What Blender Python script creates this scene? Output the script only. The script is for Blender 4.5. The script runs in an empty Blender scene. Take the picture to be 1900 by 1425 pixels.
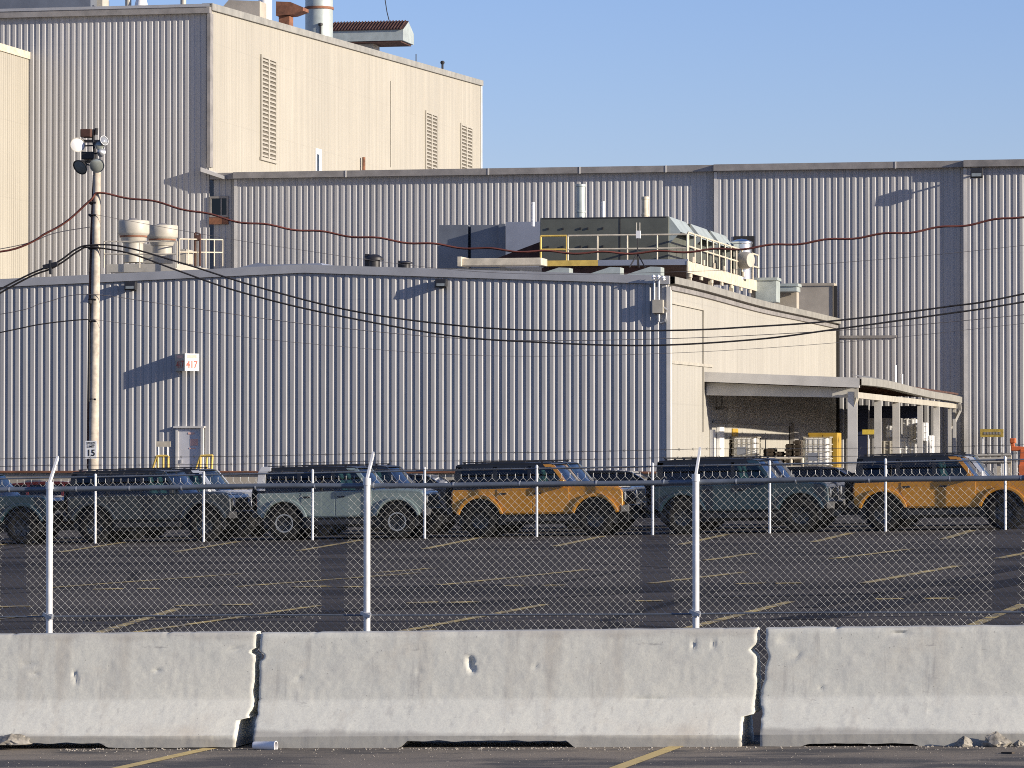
import bpy, math, random
from mathutils import Vector
random.seed(7)
sc = bpy.context.scene
COL = sc.collection
R = math.radians

# ------------------------------------------------------------------ camera model
F = 7249.0; CX, CY = 950.0, 712.5; HOR = 834.0; EYE = 2.157
AL = math.atan(1550.0 / F)                       # camera turned left of the street axis
PH = math.atan((HOR - CY) / F)
fw = Vector((-math.sin(AL), math.cos(AL), 0)); rt = Vector((math.cos(AL), math.sin(AL), 0)); up = Vector((0, 0, 1))
fc = fw * math.cos(PH) + up * math.sin(PH); uc = up * math.cos(PH) - fw * math.sin(PH)
EY = Vector((0, 0, EYE))
def ray(px, py): return fc + rt * ((px - CX) / F) + uc * ((CY - py) / F)
def P(px, py, Y):
    d = ray(px, py); return EY + d * (Y / d.y)
def PX(px, py, X):
    d = ray(px, py); return EY + d * (X / d.x)
def XY(px, Y): return P(px, HOR, Y).x
def ZY(px, py, Y): return P(px, py, Y).z
# ground plane through three sighted points
YB = 27.3
_a, _b, _c = P(950, 1388, YB), P(996, 996, 95.5), P(1865, 983, 95.5)
_n = (_b - _a).cross(_c - _a)
GX, GY = -_n.x / _n.z, -_n.y / _n.z
G0 = _a.z - GX * _a.x - GY * _a.y
def gz(x, y): return G0 + GX * x + GY * y
def G(px, py):
    d = ray(px, py)
    t = (gz(0, 0) - EYE) / (d.z - GX * d.x - GY * d.y)
    return EY + d * t

# ------------------------------------------------------------------ scene graph helpers
ORG = {}
def tag(o, label=None, cat=None, group=None, kind=None):
    if label: o['label'] = label
    if cat: o['category'] = cat
    if group: o['group'] = group
    if kind: o['kind'] = kind
    return o
def empty(name, loc, label, cat, group=None):
    o = bpy.data.objects.new(name, None); COL.objects.link(o)
    o.location = loc; o.empty_display_size = .2
    ORG[o] = Vector(loc)
    return tag(o, label, cat, group)
def copy_tree(o, loc, label=None, group=None):
    c = o.copy(); COL.objects.link(c); c.location = loc
    if label: c['label'] = label
    if group: c['group'] = group
    for ch in KIDS.get(o, []):
        d = ch.copy(); COL.objects.link(d); d.parent = c
        for g in KIDS.get(ch, []):
            e = g.copy(); COL.objects.link(e); e.parent = d
    return c
KIDS = {}

class MB:
    def __init__(s): s.v = []; s.f = []
    def add(s, vs, fs):
        b = len(s.v); s.v += [tuple(v) for v in vs]; s.f += [tuple(b + i for i in f) for f in fs]
    def box(s, x0, x1, y0, y1, z0, z1):
        if x0 > x1: x0, x1 = x1, x0
        if y0 > y1: y0, y1 = y1, y0
        if z0 > z1: z0, z1 = z1, z0
        s.add([(x0,y0,z0),(x1,y0,z0),(x1,y1,z0),(x0,y1,z0),(x0,y0,z1),(x1,y0,z1),(x1,y1,z1),(x0,y1,z1)],
              [(0,3,2,1),(4,5,6,7),(0,1,5,4),(1,2,6,5),(2,3,7,6),(3,0,4,7)]); return s
    def beam(s, p, q, w, h, upv=(0,0,1)):
        p, q = Vector(p), Vector(q); d = (q - p).normalized(); u = Vector(upv)
        if abs(d.dot(u)) > .95: u = Vector((0, 1, 0))
        a = d.cross(u).normalized() * (w / 2); b = a.normalized().cross(d).normalized() * (h / 2)
        s.add([p-a-b, p+a-b, p+a+b, p-a+b, q-a-b, q+a-b, q+a+b, q-a+b],
              [(3,2,1,0),(4,5,6,7),(0,1,5,4),(1,2,6,5),(2,3,7,6),(3,0,4,7)]); return s
    def cyl(s, p, q, r0, r1=None, n=12, caps=True):
        r1 = r0 if r1 is None else r1
        p, q = Vector(p), Vector(q); d = (q - p).normalized()
        u = Vector((0,0,1)) if abs(d.z) < .9 else Vector((1,0,0))
        a = d.cross(u).normalized(); b = d.cross(a)
        vs = []
        for c, r in ((p, r0), (q, r1)):
            for k in range(n):
                t = 2 * math.pi * k / n; vs.append(c + a * (r * math.cos(t)) + b * (r * math.sin(t)))
        fs = [(k, (k+1) % n, n + (k+1) % n, n + k) for k in range(n)]
        if caps: fs += [tuple(range(n - 1, -1, -1)), tuple(range(n, 2 * n))]
        s.add(vs, fs); return s
    def tube(s, pts, r, n=6):
        pts = [Vector(p) for p in pts]; vs = []; fs = []
        for i, p in enumerate(pts):
            d = (pts[min(i+1, len(pts)-1)] - pts[max(i-1, 0)]).normalized()
            u = Vector((0,0,1)) if abs(d.z) < .9 else Vector((0,1,0))
            a = d.cross(u).normalized(); b = d.cross(a)
            for k in range(n):
                t = 2 * math.pi * k / n; vs.append(p + a * (r * math.cos(t)) + b * (r * math.sin(t)))
        for i in range(len(pts) - 1):
            for k in range(n):
                fs.append((i*n+k, i*n+(k+1)%n, (i+1)*n+(k+1)%n, (i+1)*n+k))
        fs += [tuple(range(n-1, -1, -1)), tuple(range((len(pts)-1)*n, len(pts)*n))]
        s.add(vs, fs); return s
    def lathe(s, c, ax, prof, n=24):
        c = Vector(c); d = Vector(ax).normalized()
        u = Vector((0,0,1)) if abs(d.z) < .9 else Vector((1,0,0))
        a = d.cross(u).normalized(); b = d.cross(a); vs = []; fs = []
        for (r, h) in prof:
            for k in range(n):
                t = 2 * math.pi * k / n; vs.append(c + d * h + a * (r * math.cos(t)) + b * (r * math.sin(t)))
        for i in range(len(prof) - 1):
            for k in range(n):
                fs.append((i*n+k, i*n+(k+1)%n, (i+1)*n+(k+1)%n, (i+1)*n+k))
        s.add(vs, fs); return s
    def prism_y(s, outline, y0, y1):                 # outline in x,z extruded along y
        n = len(outline)
        vs = [(x, y0, z) for x, z in outline] + [(x, y1, z) for x, z in outline]
        s.add(vs, [tuple(range(n)), tuple(range(2*n-1, n-1, -1))] + [(k, n+k, n+(k+1)%n, (k+1)%n) for k in range(n)]); return s
    def prism_x(s, outline, x0, x1):                 # outline in y,z extruded along x
        n = len(outline)
        vs = [(x0, y, z) for y, z in outline] + [(x1, y, z) for y, z in outline]
        s.add(vs, [tuple(range(n)), tuple(range(2*n-1, n-1, -1))] + [(k, n+k, n+(k+1)%n, (k+1)%n) for k in range(n)]); return s
    def prism_z(s, outline, z0, z1):
        n = len(outline)
        vs = [(x, y, z0) for x, y in outline] + [(x, y, z1) for x, y in outline]
        s.add(vs, [tuple(range(n)), tuple(range(2*n-1, n-1, -1))] + [(k, n+k, n+(k+1)%n, (k+1)%n) for k in range(n)]); return s
    def build(s, name, mat, parent=None, smooth=0, bevel=0, segs=2, origin=None, fix=True):
        if parent is not None: org = ORG[parent]
        elif origin is not None: org = Vector(origin)
        else:
            xs = [v[0] for v in s.v]; ys = [v[1] for v in s.v]; zs = [v[2] for v in s.v]
            org = Vector(((min(xs)+max(xs))/2, (min(ys)+max(ys))/2, min(zs)))
        me = bpy.data.meshes.new(name)
        me.from_pydata([(v[0]-org.x, v[1]-org.y, v[2]-org.z) for v in s.v], [], s.f)
        if fix:
            import bmesh
            bm = bmesh.new(); bm.from_mesh(me); bmesh.ops.recalc_face_normals(bm, faces=bm.faces); bm.to_mesh(me); bm.free()
        o = bpy.data.objects.new(name, me); COL.objects.link(o)
        if mat: me.materials.append(mat)
        if parent is not None:
            o.parent = parent; KIDS.setdefault(parent, []).append(o)
        else: o.location = org
        ORG[o] = org
        if smooth:
            me.polygons.foreach_set('use_smooth', [True] * len(me.polygons)); me.set_sharp_from_angle(angle=R(smooth))
        if bevel:
            m = o.modifiers.new('bevel', 'BEVEL'); m.width = bevel; m.segments = segs; m.limit_method = 'ANGLE'; m.angle_limit = R(35)
        return o
def pbox(mb, px0, px1, py0, py1, Y, depth, cut=0):
    """box whose near face, on the plane Y, spans a sighted rectangle"""
    a = P(px0, py1, Y); b = P(px1, py0, Y); mb.box(a.x, b.x, Y, Y + depth, a.z, b.z); return mb

# ------------------------------------------------------------------ materials
def nmat(name):
    m = bpy.data.materials.new(name); m.use_nodes = True
    nt = m.node_tree; return m, nt, nt.nodes['Principled BSDF']
def link(nt, a, b): nt.links.new(a, b)
def noise(nt, scale, detail=4, rough=.55, vec=None):
    n = nt.nodes.new('ShaderNodeTexNoise'); n.inputs['Scale'].default_value = scale; n.inputs['Detail'].default_value = detail
    n.inputs['Roughness'].default_value = rough
    if vec: link(nt, vec, n.inputs['Vector'])
    return n.outputs['Fac']
def objvec(nt, sx=1, sy=1, sz=1):
    t = nt.nodes.new('ShaderNodeTexCoord'); m = nt.nodes.new('ShaderNodeMapping'); m.inputs['Scale'].default_value = (sx, sy, sz)
    link(nt, t.outputs['Object'], m.inputs['Vector']); return m.outputs['Vector']
def ramp(nt, fac, stops):
    r = nt.nodes.new('ShaderNodeValToRGB'); e = r.color_ramp.elements
    while len(e) < len(stops): e.new(.5)
    for k, (p, c) in enumerate(stops):
        e[k].position = p; e[k].color = (c, c, c, 1) if isinstance(c, (int, float)) else (*c, 1)
    link(nt, fac, r.inputs['Fac']); return r.outputs['Color']
def mix(nt, fac, a, b, mode='MIX'):
    m = nt.nodes.new('ShaderNodeMix'); m.data_type = 'RGBA'; m.blend_type = mode
    for k, x in ((0, fac), (6, a), (7, b)):
        if isinstance(x, (int, float)): m.inputs[k].default_value = x
        elif isinstance(x, tuple): m.inputs[k].default_value = (*x, 1)
        else: link(nt, x, m.inputs[k])
    return m.outputs[2]
def bump(nt, bs, h, strength, dist=.01):
    b = nt.nodes.new('ShaderNodeBump'); b.inputs['Strength'].default_value = strength; b.inputs['Distance'].default_value = dist
    link(nt, h, b.inputs['Height']); link(nt, b.outputs['Normal'], bs.inputs['Normal'])
def plain(name, col, rough=.6, metal=0, var=.18, scale=6, coat=0, spec=None):
    m, nt, bs = nmat(name)
    f = noise(nt, scale, 5, .6, objvec(nt))
    c = mix(nt, ramp(nt, f, [(.3, 0.), (.7, 1.)]), tuple(x * (1 - var) for x in col), tuple(min(1, x * (1 + var)) for x in col))
    link(nt, c, bs.inputs['Base Color'])
    bs.inputs['Roughness'].default_value = rough; bs.inputs['Metallic'].default_value = metal
    if coat: bs.inputs['Coat Weight'].default_value = coat; bs.inputs['Coat Roughness'].default_value = .06
    if spec is not None: bs.inputs['Specular IOR Level'].default_value = spec
    return m
def siding(name, col, dirt, rust=.25, rough=.42, sheet=3.05):
    """painted steel cladding: sheet to sheet tint, rain streaks, chalky blotches, some rust"""
    m, nt, bs = nmat(name)
    v = objvec(nt)
    streak = noise(nt, 1.0, 5, .6, objvec(nt, 3.2, 3.2, .12))
    blot = noise(nt, .22, 4, .6, v)
    sx = nt.nodes.new('ShaderNodeSeparateXYZ'); link(nt, v, sx.inputs[0])
    ad = nt.nodes.new('ShaderNodeMath'); ad.operation = 'ADD'; link(nt, sx.outputs[0], ad.inputs[0]); link(nt, sx.outputs[1], ad.inputs[1])
    dv = nt.nodes.new('ShaderNodeMath'); dv.operation = 'DIVIDE'; link(nt, ad.outputs[0], dv.inputs[0]); dv.inputs[1].default_value = sheet
    fl = nt.nodes.new('ShaderNodeMath'); fl.operation = 'FLOOR'; link(nt, dv.outputs[0], fl.inputs[0])
    wn = nt.nodes.new('ShaderNodeTexWhiteNoise'); wn.noise_dimensions = '1D'; link(nt, fl.outputs[0], wn.inputs['W'])
    c = mix(nt, ramp(nt, streak, [(.38, 0.), (.72, .75)]), col, dirt)
    c = mix(nt, ramp(nt, blot, [(.4, 0.), (.68, .45)]), c, tuple(x * .82 for x in col))
    c = mix(nt, ramp(nt, wn.outputs['Value'], [(0., 0.), (1., .22)]), c, tuple(x * .7 for x in col))
    d2 = nt.nodes.new('ShaderNodeMath'); d2.operation = 'DIVIDE'; link(nt, ad.outputs[0], d2.inputs[0]); d2.inputs[1].default_value = .29
    f2 = nt.nodes.new('ShaderNodeMath'); f2.operation = 'FLOOR'; link(nt, d2.outputs[0], f2.inputs[0])
    w2 = nt.nodes.new('ShaderNodeTexWhiteNoise'); w2.noise_dimensions = '1D'; link(nt, f2.outputs[0], w2.inputs['W'])
    c = mix(nt, ramp(nt, w2.outputs['Value'], [(.3, 0.), (1., .3)]), c, tuple(x * .66 for x in col))
    fs = noise(nt, 1.0, 5, .7, objvec(nt, 9, 9, .16))
    c = mix(nt, ramp(nt, fs, [(.52, 0.), (.74, .55)]), c, tuple(x * .72 for x in dirt))
    lz = nt.nodes.new('ShaderNodeMath'); lz.operation = 'MODULO'; link(nt, sx.outputs[2], lz.inputs[0]); lz.inputs[1].default_value = 3.7
    ab = nt.nodes.new('ShaderNodeMath'); ab.operation = 'ABSOLUTE'; link(nt, lz.outputs[0], ab.inputs[0])
    c = mix(nt, ramp(nt, ab.outputs[0], [(.0, .15), (.035, .12), (.045, 0.)]), c, tuple(x * .5 for x in col))
    rs = noise(nt, 1.0, 6, .7, objvec(nt, 2.6, 2.6, .35))
    c = mix(nt, ramp(nt, rs, [(.64, 0.), (.8, rust)]), c, (.17, .085, .045))
    link(nt, c, bs.inputs['Base Color']); bs.inputs['Roughness'].default_value = rough
    bs.inputs['Specular IOR Level'].default_value = .35
    bump(nt, bs, noise(nt, 1.6, 2, .5, objvec(nt, 1, 1, .5)), .3, .03)
    return m
M = {}
M['front'] = siding('siding grey', (.42, .415, .41), (.34, .335, .33))
M['tall'] = siding('siding warm grey', (.415, .41, .405), (.35, .34, .33))
M['end'] = siding('siding sunlit end', (.41, .39, .34), (.35, .33, .28), .18, .55)  # facade paint again, with the sunlight's warm tint mixed into its colour
M['cream'] = siding('siding sunlit side', (.39, .362, .30), (.35, .32, .26), .12, .55)  # sunlit copy of the hall siding, sun warmth put into the colour
M['fascia'] = plain('fascia metal', (.37, .37, .375), .45, .2, .12, 1.2)
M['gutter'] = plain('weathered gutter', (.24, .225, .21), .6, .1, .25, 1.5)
M['trim'] = plain('white trim', (.55, .53, .49), .5, 0, .15, 1)
M['darkgap'] = plain('dark joint', (.02, .018, .016), .8)
M['concrete_wall'] = plain('foundation concrete', (.36, .32, .26), .85, 0, .2, .8)
M['rust'] = plain('rusty steel', (.20, .085, .045), .8, .1, .45, 2.5)
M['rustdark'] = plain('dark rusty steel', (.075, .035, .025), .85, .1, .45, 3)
M['galv'] = plain('galvanised steel', (.46, .47, .48), .42, .55, .15, 9)
M['galvdull'] = plain('dull galvanised pipe', (.14, .16, .19), .5, .4, .2, 5)
M['post'] = plain('pale galvanised post', (.62, .62, .61), .45, .15, .12, 7)
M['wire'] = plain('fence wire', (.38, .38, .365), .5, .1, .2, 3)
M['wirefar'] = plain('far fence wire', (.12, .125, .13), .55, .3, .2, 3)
M['barb'] = plain('barbed wire steel', (.10, .095, .09), .6, .4, .3, 4)
M['olive'] = plain('olive grey enamel', (.085, .09, .075), .5, 0, .2, 1.1)
M['eave'] = plain('eave trim', (.25, .24, .21), .55, 0, .2, 1.5)
M['hood'] = plain('pale hood metal', (.36, .40, .38), .5, .2, .15, 2)
M['ductgrey'] = plain('blue grey duct sheet', (.15, .165, .19), .45, .3, .2, .7)
M['ductlight'] = plain('light duct sheet', (.24, .26, .31), .45, .2, .12, .7)
M['creamsteel'] = plain('cream painted steel', (.52, .46, .35), .55, 0, .22, 3)
M['yellowsteel'] = plain('yellow painted steel', (.62, .43, .10), .5, 0, .2, 3)
M['yellow'] = plain('safety yellow', (.42, .265, .035), .5, 0, .2, 2)
M['offwhite'] = plain('off white plastic', (.82, .81, .78), .4, 0, .06, 3)
M['white'] = plain('white enamel', (.75, .74, .71), .35, 0, .06, 3)
M['silver'] = plain('polished stainless', (.75, .74, .72), .16, 1, .06, 3)
M['vent'] = plain('vent grey enamel', (.40, .37, .305), .5, 0, .14, 2)
M['pole'] = plain('weathered timber', (.44, .385, .31), .85, 0, .3, 5)
M['black'] = plain('black plastic', (.018, .018, .02), .5, 0, .3, 5)
M['blacksteel'] = plain('black steel', (.03, .028, .028), .5, .3, .3, 5)
M['cable'] = plain('black cable sheath', (.02, .017, .016), .6, 0, .2, 1)
M['cablered'] = plain('red brown cable sheath', (.15, .045, .03), .6, 0, .45, .5)
M['cablethin'] = plain('thin grey cable', (.14, .13, .13), .6, 0, .2, 1)
M['navy'] = plain('navy tarpaulin', (.012, .02, .06), .6, 0, .3, 2)
M['darkopen'] = plain('dark opening', (.02, .018, .018), .8)
M['pallet'] = plain('dark pallet wood', (.05, .038, .028), .9, 0, .4, 4)
M['orangelift'] = plain('orange machine paint', (.55, .13, .035), .45, 0, .2, 3)
M['red'] = plain('faded red lettering', (.46, .11, .075), .7, 0, .1, 3)
M['paleblotch'] = plain('pale red patch', (.66, .40, .33), .7, 0, .12, 5)
M['doorpaint'] = plain('grey door paint', (.50, .50, .52), .5, 0, .1, 2)
M['letter'] = plain('black lettering', (.015, .015, .015), .6)
M['tyre'] = plain('tyre rubber', (.012, .012, .0125), .9, 0, .3, 8, 0, .15)
M['rim'] = plain('dark alloy', (.05, .052, .055), .35, .6, .2, 5)
M['ring'] = plain('bright rim ring', (.42, .43, .42), .4, .5, .1, 5)
M['roofblack'] = plain('black moulded roof', (.012, .013, .016), .35, 0, .2, 4)
M['seat'] = plain('wrapped seat', (.16, .30, .29), .3, 0, .15, 6)
M['lamp'] = plain('clear lamp lens', (.33, .34, .35), .12, .3, .05, 5)
M['lampdull'] = plain('dull lamp glass', (.30, .32, .29), .15, .3, .15, 5)
M['taillight'] = plain('red tail lens', (.30, .015, .012), .2)
M['rock'] = plain('broken concrete', (.27, .245, .20), .95, 0, .6, 22)
M['foam'] = plain('white foam', (.82, .80, .78), .7, 0, .04, 8)
def carpaint(n, c): return plain(n, c, .3, .15, .05, 2, .8)
M['p_orange'] = carpaint('orange car paint', (.47, .205, .016))
M['p_grey'] = carpaint('sage grey car paint', (.20, .25, .235))
M['p_slate'] = carpaint('slate teal car paint', (.016, .040, .052))
M['p_dark'] = carpaint('charcoal car paint', (.02, .028, .034))
M['p_white'] = carpaint('white car paint', (.62, .62, .62))
M['p_red'] = carpaint('dark red car paint', (.10, .015, .013))
M['p_black'] = carpaint('black car paint', (.012, .013, .018))
def glassmat(name, tint, refl=.0):
    m, nt, bs = nmat(name); nt.nodes.remove(bs)
    tr = nt.nodes.new('ShaderNodeBsdfTransparent'); tr.inputs[0].default_value = (*tint, 1)
    gl = nt.nodes.new('ShaderNodeBsdfGlossy'); gl.inputs['Roughness'].default_value = .02; gl.inputs['Color'].default_value = (.9, .93, 1, 1)
    fr = nt.nodes.new('ShaderNodeFresnel'); fr.inputs[0].default_value = 1.55
    ms = nt.nodes.new('ShaderNodeMixShader'); link(nt, fr.outputs[0], ms.inputs[0]); link(nt, tr.outputs[0], ms.inputs[1]); link(nt, gl.outputs[0], ms.inputs[2])
    link(nt, ms.outputs[0], nt.nodes['Material Output'].inputs[0]); return m
M['glass'] = glassmat('car glass', (.38, .46, .46))
M['privacy'] = glassmat('privacy glass', (.05, .06, .06))

def m_concrete():
    m, nt, bs = nmat('barrier concrete'); v = objvec(nt)
    big = noise(nt, .9, 5, .6, v); fine = noise(nt, 60, 4, .7, v); mid = noise(nt, 7, 5, .65, v)
    c = mix(nt, ramp(nt, big, [(.32, 0.), (.7, 1.)]), (.59, .585, .515), (.69, .672, .575))
    c = mix(nt, ramp(nt, mid, [(.52, 0.), (.8, .35)]), c, (.45, .435, .40))
    st = noise(nt, 1.0, 5, .6, objvec(nt, 4, 4, .28))                       # rain stains run down
    c = mix(nt, ramp(nt, st, [(.56, 0.), (.74, .55)]), c, (.43, .39, .325))
    st2 = noise(nt, 1.0, 4, .6, objvec(nt, 14, 14, .5))
    c = mix(nt, ramp(nt, st2, [(.60, 0.), (.74, .5)]), c, (.32, .31, .29))
    wn = noise(nt, 1.0, 4, .6, objvec(nt, 1.1, 1.1, 2.2))
    c = mix(nt, ramp(nt, wn, [(.56, 0.), (.76, .6)]), c, (.56, .50, .40))
    pits = nt.nodes.new('ShaderNodeTexVoronoi'); pits.inputs['Scale'].default_value = 13; link(nt, v, pits.inputs['Vector'])
    c = mix(nt, ramp(nt, pits.outputs['Distance'], [(.03, .7), (.075, 0.)]), c, (.20, .19, .175))
    sc_ = noise(nt, 1.0, 6, .75, objvec(nt, 2.2, 2.2, 9))                    # scuffs
    c = mix(nt, ramp(nt, sc_, [(.63, 0.), (.70, .65)]), c, (.27, .262, .25))
    sx = nt.nodes.new('ShaderNodeSeparateXYZ'); link(nt, v, sx.inputs[0])
    zz = nt.nodes.new('ShaderNodeMath'); zz.operation = 'MULTIPLY_ADD'; link(nt, mid, zz.inputs[0]); zz.inputs[1].default_value = -.05; link(nt, sx.outputs[2], zz.inputs[2])
    c = mix(nt, ramp(nt, zz.outputs[0], [(.055, .65), (.085, 0.)]), c, (.27, .255, .225))   # splash grime along the foot
    rim = nt.nodes.new('ShaderNodeMath'); rim.operation = 'MULTIPLY_ADD'; link(nt, st, rim.inputs[0]); rim.inputs[1].default_value = .12; link(nt, sx.outputs[2], rim.inputs[2])
    c = mix(nt, ramp(nt, rim.outputs[0], [(.84, 0.), (.88, .45)]), c, (.36, .33, .28))      # weathered top edge
    c = mix(nt, ramp(nt, fine, [(.3, .25), (.6, 0.)]), c, (.3, .29, .28))
    link(nt, c, bs.inputs['Base Color']); bs.inputs['Roughness'].default_value = .9; bs.inputs['Specular IOR Level'].default_value = .2
    h = mix(nt, .5, fine, mid); bump(nt, bs, h, .22, .005); return m
M['concrete'] = m_concrete()
def m_asphalt():
    m, nt, bs = nmat('worn asphalt'); v = objvec(nt)
    bands = noise(nt, 1.0, 5, .62, objvec(nt, .07, .33, 1)); blot = noise(nt, .35, 5, .6, v)
    grit = noise(nt, 55, 3, .8, v); speck = noise(nt, 9, 5, .75, v)
    c = mix(nt, ramp(nt, bands, [(.36, 0.), (.64, 1.)]), (.046, .041, .038), (.095, .083, .073))
    c = mix(nt, ramp(nt, blot, [(.46, 0.), (.74, .5)]), c, (.11, .095, .08))
    seal = noise(nt, 1.0, 3, .5, objvec(nt, .05, .16, 1))
    c = mix(nt, ramp(nt, seal, [(.55, 0.), (.6, .6)]), c, (.022, .020, .021))
    c = mix(nt, ramp(nt, speck, [(.58, 0.), (.8, .5)]), c, (.11, .10, .092))
    vo = nt.nodes.new('ShaderNodeTexVoronoi'); vo.feature = 'DISTANCE_TO_EDGE'; vo.inputs['Scale'].default_value = .16; link(nt, mix(nt, .25, v, nt.nodes.new('ShaderNodeTexNoise').outputs['Color']), vo.inputs['Vector'])
    c = mix(nt, ramp(nt, vo.outputs['Distance'], [(.006, .8), (.014, 0.)]), c, (.014, .013, .013))
    oil = noise(nt, .9, 2, .5, v); c = mix(nt, ramp(nt, oil, [(.66, 0.), (.74, .7)]), c, (.015, .014, .015))
    c = mix(nt, ramp(nt, grit, [(.3, .4), (.7, 0.)]), c, (.02, .019, .02))
    link(nt, c, bs.inputs['Base Color']); bs.inputs['Roughness'].default_value = .95; bs.inputs['Specular IOR Level'].default_value = .08
    bump(nt, bs, grit, .5, .01); return m
M['asphalt'] = m_asphalt()
def m_near():
    m, nt, bs = nmat('sandy foreground asphalt'); v = objvec(nt)
    blot = noise(nt, 1.0, 6, .65, objvec(nt, .7, 1.6, 1)); speck = noise(nt, 30, 5, .8, v); big = noise(nt, .5, 3, .5, v)
    c = mix(nt, ramp(nt, blot, [(.43, 0.), (.56, 1.)]), (.045, .042, .042), (.20, .165, .125))
    sy = nt.nodes.new('ShaderNodeSeparateXYZ'); link(nt, v, sy.inputs[0])
    ed = nt.nodes.new('ShaderNodeMath'); ed.operation = 'MULTIPLY_ADD'; link(nt, blot, ed.inputs[0]); ed.inputs[1].default_value = 1.6; link(nt, sy.outputs[1], ed.inputs[2])
    mr = nt.nodes.new('ShaderNodeMapRange'); mr.inputs[1].default_value = YB + .35; mr.inputs[2].default_value = YB + .85; link(nt, ed.outputs[0], mr.inputs[0])
    c = mix(nt, mr.outputs[0], c, (.19, .155, .115))
    c = mix(nt, ramp(nt, big, [(.5, 0.), (.7, .5)]), c, (.06, .052, .046))
    c = mix(nt, ramp(nt, speck, [(.6, 0.), (.76, .85)]), c, (.32, .285, .23))
    link(nt, c, bs.inputs['Base Color']); bs.inputs['Roughness'].default_value = .9
    bump(nt, bs, speck, .5, .01); return m
M['near'] = m_near()
def m_paint():
    m, nt, bs = nmat('worn yellow road paint'); v = objvec(nt)
    w = noise(nt, 3.5, 6, .75, v); w2 = noise(nt, .8, 3, .6, v)
    c = mix(nt, ramp(nt, w, [(.40, 1.), (.60, .25)]), (.66, .47, .12), (.08, .068, .05))
    c = mix(nt, ramp(nt, w2, [(.6, 0.), (.8, .4)]), c, (.12, .10, .07))
    link(nt, c, bs.inputs['Base Color']); bs.inputs['Roughness'].default_value = .8; return m
M['paint'] = m_paint()
def m_paintfresh():
    m, nt, bs = nmat('yellow road paint'); v = objvec(nt)
    w = noise(nt, 9, 6, .75, v)
    c = mix(nt, ramp(nt, w, [(.3, .9), (.46, 0.)]), (.58, .43, .16), (.16, .13, .09))
    link(nt, c, bs.inputs['Base Color']); bs.inputs['Roughness'].default_value = .8; return m
M['paintnear'] = m_paintfresh()

# ------------------------------------------------------------------ ground, markings
def gquad(mb, x0, x1, y0, y1, lift):
    vs = [(x, y, gz(x, y) + lift) for x, y in ((x0, y0), (x1, y0), (x1, y1), (x0, y1))]; mb.add(vs, [(0, 1, 2, 3)])
mb = MB(); gquad(mb, -700, 700, -300, 900, 0); g = mb.build('ground', M['asphalt'], origin=(0, 0, 0)); tag(g, kind='structure', label='dark worn asphalt parking lot behind the concrete barriers')
mb = MB(); gquad(mb, -60, 60, 5, YB + .6, .004); g = mb.build('road', M['near'], origin=(0, 0, 0)); tag(g, kind='structure', label='sandy stained asphalt in front of the concrete barriers')
def stripe(mb, a, b, w=.11, lift=.008, wob=0):
    A, B = G(*a), G(*b); d = B - A; L = math.hypot(d.x, d.y); nx, ny = -d.y / L * w / 2, d.x / L * w / 2
    vs = [(x, y, gz(x, y) + lift) for x, y in ((A.x - nx, A.y - ny), (A.x + nx, A.y + ny), (B.x + nx, B.y + ny), (B.x - nx, B.y - ny))]
    mb.add(vs, [(0, 1, 2, 3)])
mb = MB()
for l in [((230,1425),(440,1379)), ((1150,1425),(1262,1384))]:
    A, B = l; stripe(mb, (A[0] - (B[0]-A[0]) * .3, A[1] + (A[1]-B[1]) * .3), B, .11)
tag(mb.build('stall_line', M['paintnear'], origin=(0, 0, 0)), kind='structure', label='yellow stall lines painted in front of the barriers')
mb = MB()
far = [((110,1025),(240,1005)), ((328,1024),(442,1005)), ((556,1022),(672,1002)), ((788,1018.7),(890,998)), ((1029,1014),(1118,995.5)),
       ((1262,1011),(1348,992)), ((1509.5,1006),(1580,989)), ((1749,1001),(1805,984)), ((-110,1027),(30,1007))]
mid = [((90,1091),(445,1065)), ((440,1089),(780,1063)), ((817,1086),(1092,1057)), ((1207,1083),(1380,1062)), ((1600,1083),(1778,1050)), ((1850,1037),(1930,1021)), ((700,1063),(800,1055)), ((1310,1040),(1400,1027)), ((1545,1037),(1690,1019))]
near = [((100,1200),(330,1130)), ((250,1174),(592,1124)), ((740,1173),(1012,1122)), ((1250,1173),(1466,1117)), ((1795,1165),(1898,1122)), ((-300,1180),(70,1142)), ((700,1200),(800,1168))]
dash = [((173,1094),(228,1093)), ((254,1093.5),(296,1092.5)), ((331,1124),(390,1123.5)), ((412,1123),(468,1122)), ((755,1119),(812,1118)), ((836,1119),(880,1117)),
        ((935,1087),(972,1086.5)), ((1009,1086.5),(1047,1086)), ((1373,1083),(1412,1083)), ((1439,1083),(1487,1082)), ((1627,1112.5),(1675,1111.5)), ((1719,1111.5),(1767,1110)),
        ((-10,1127),(55,1125)), ((1180,1116),(1230,1115)), ((545,1090),(610,1088)), ((630,1089.5),(672,1089))]
for l in far + mid: stripe(mb, *l, w=.20)
for l in near: stripe(mb, *l, w=.15)
for l in dash: stripe(mb, *l, w=.42)
tag(mb.build('stall_line', M['paint'], origin=(0, 0, 0)), kind='structure', label='faded yellow stall lines across the parking lot')
mb = MB()                                                   # darker strips laid flat on the lot
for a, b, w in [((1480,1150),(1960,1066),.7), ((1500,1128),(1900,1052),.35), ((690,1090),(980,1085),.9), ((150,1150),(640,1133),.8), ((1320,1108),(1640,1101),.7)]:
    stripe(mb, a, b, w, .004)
tag(mb.build('dark_strip', plain('dark lot strip', (.030, .028, .029), .95, 0, .3, .8, 0, .05), origin=(0, 0, 0)), kind='structure', label='dark flat strips on the parking lot')

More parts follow.
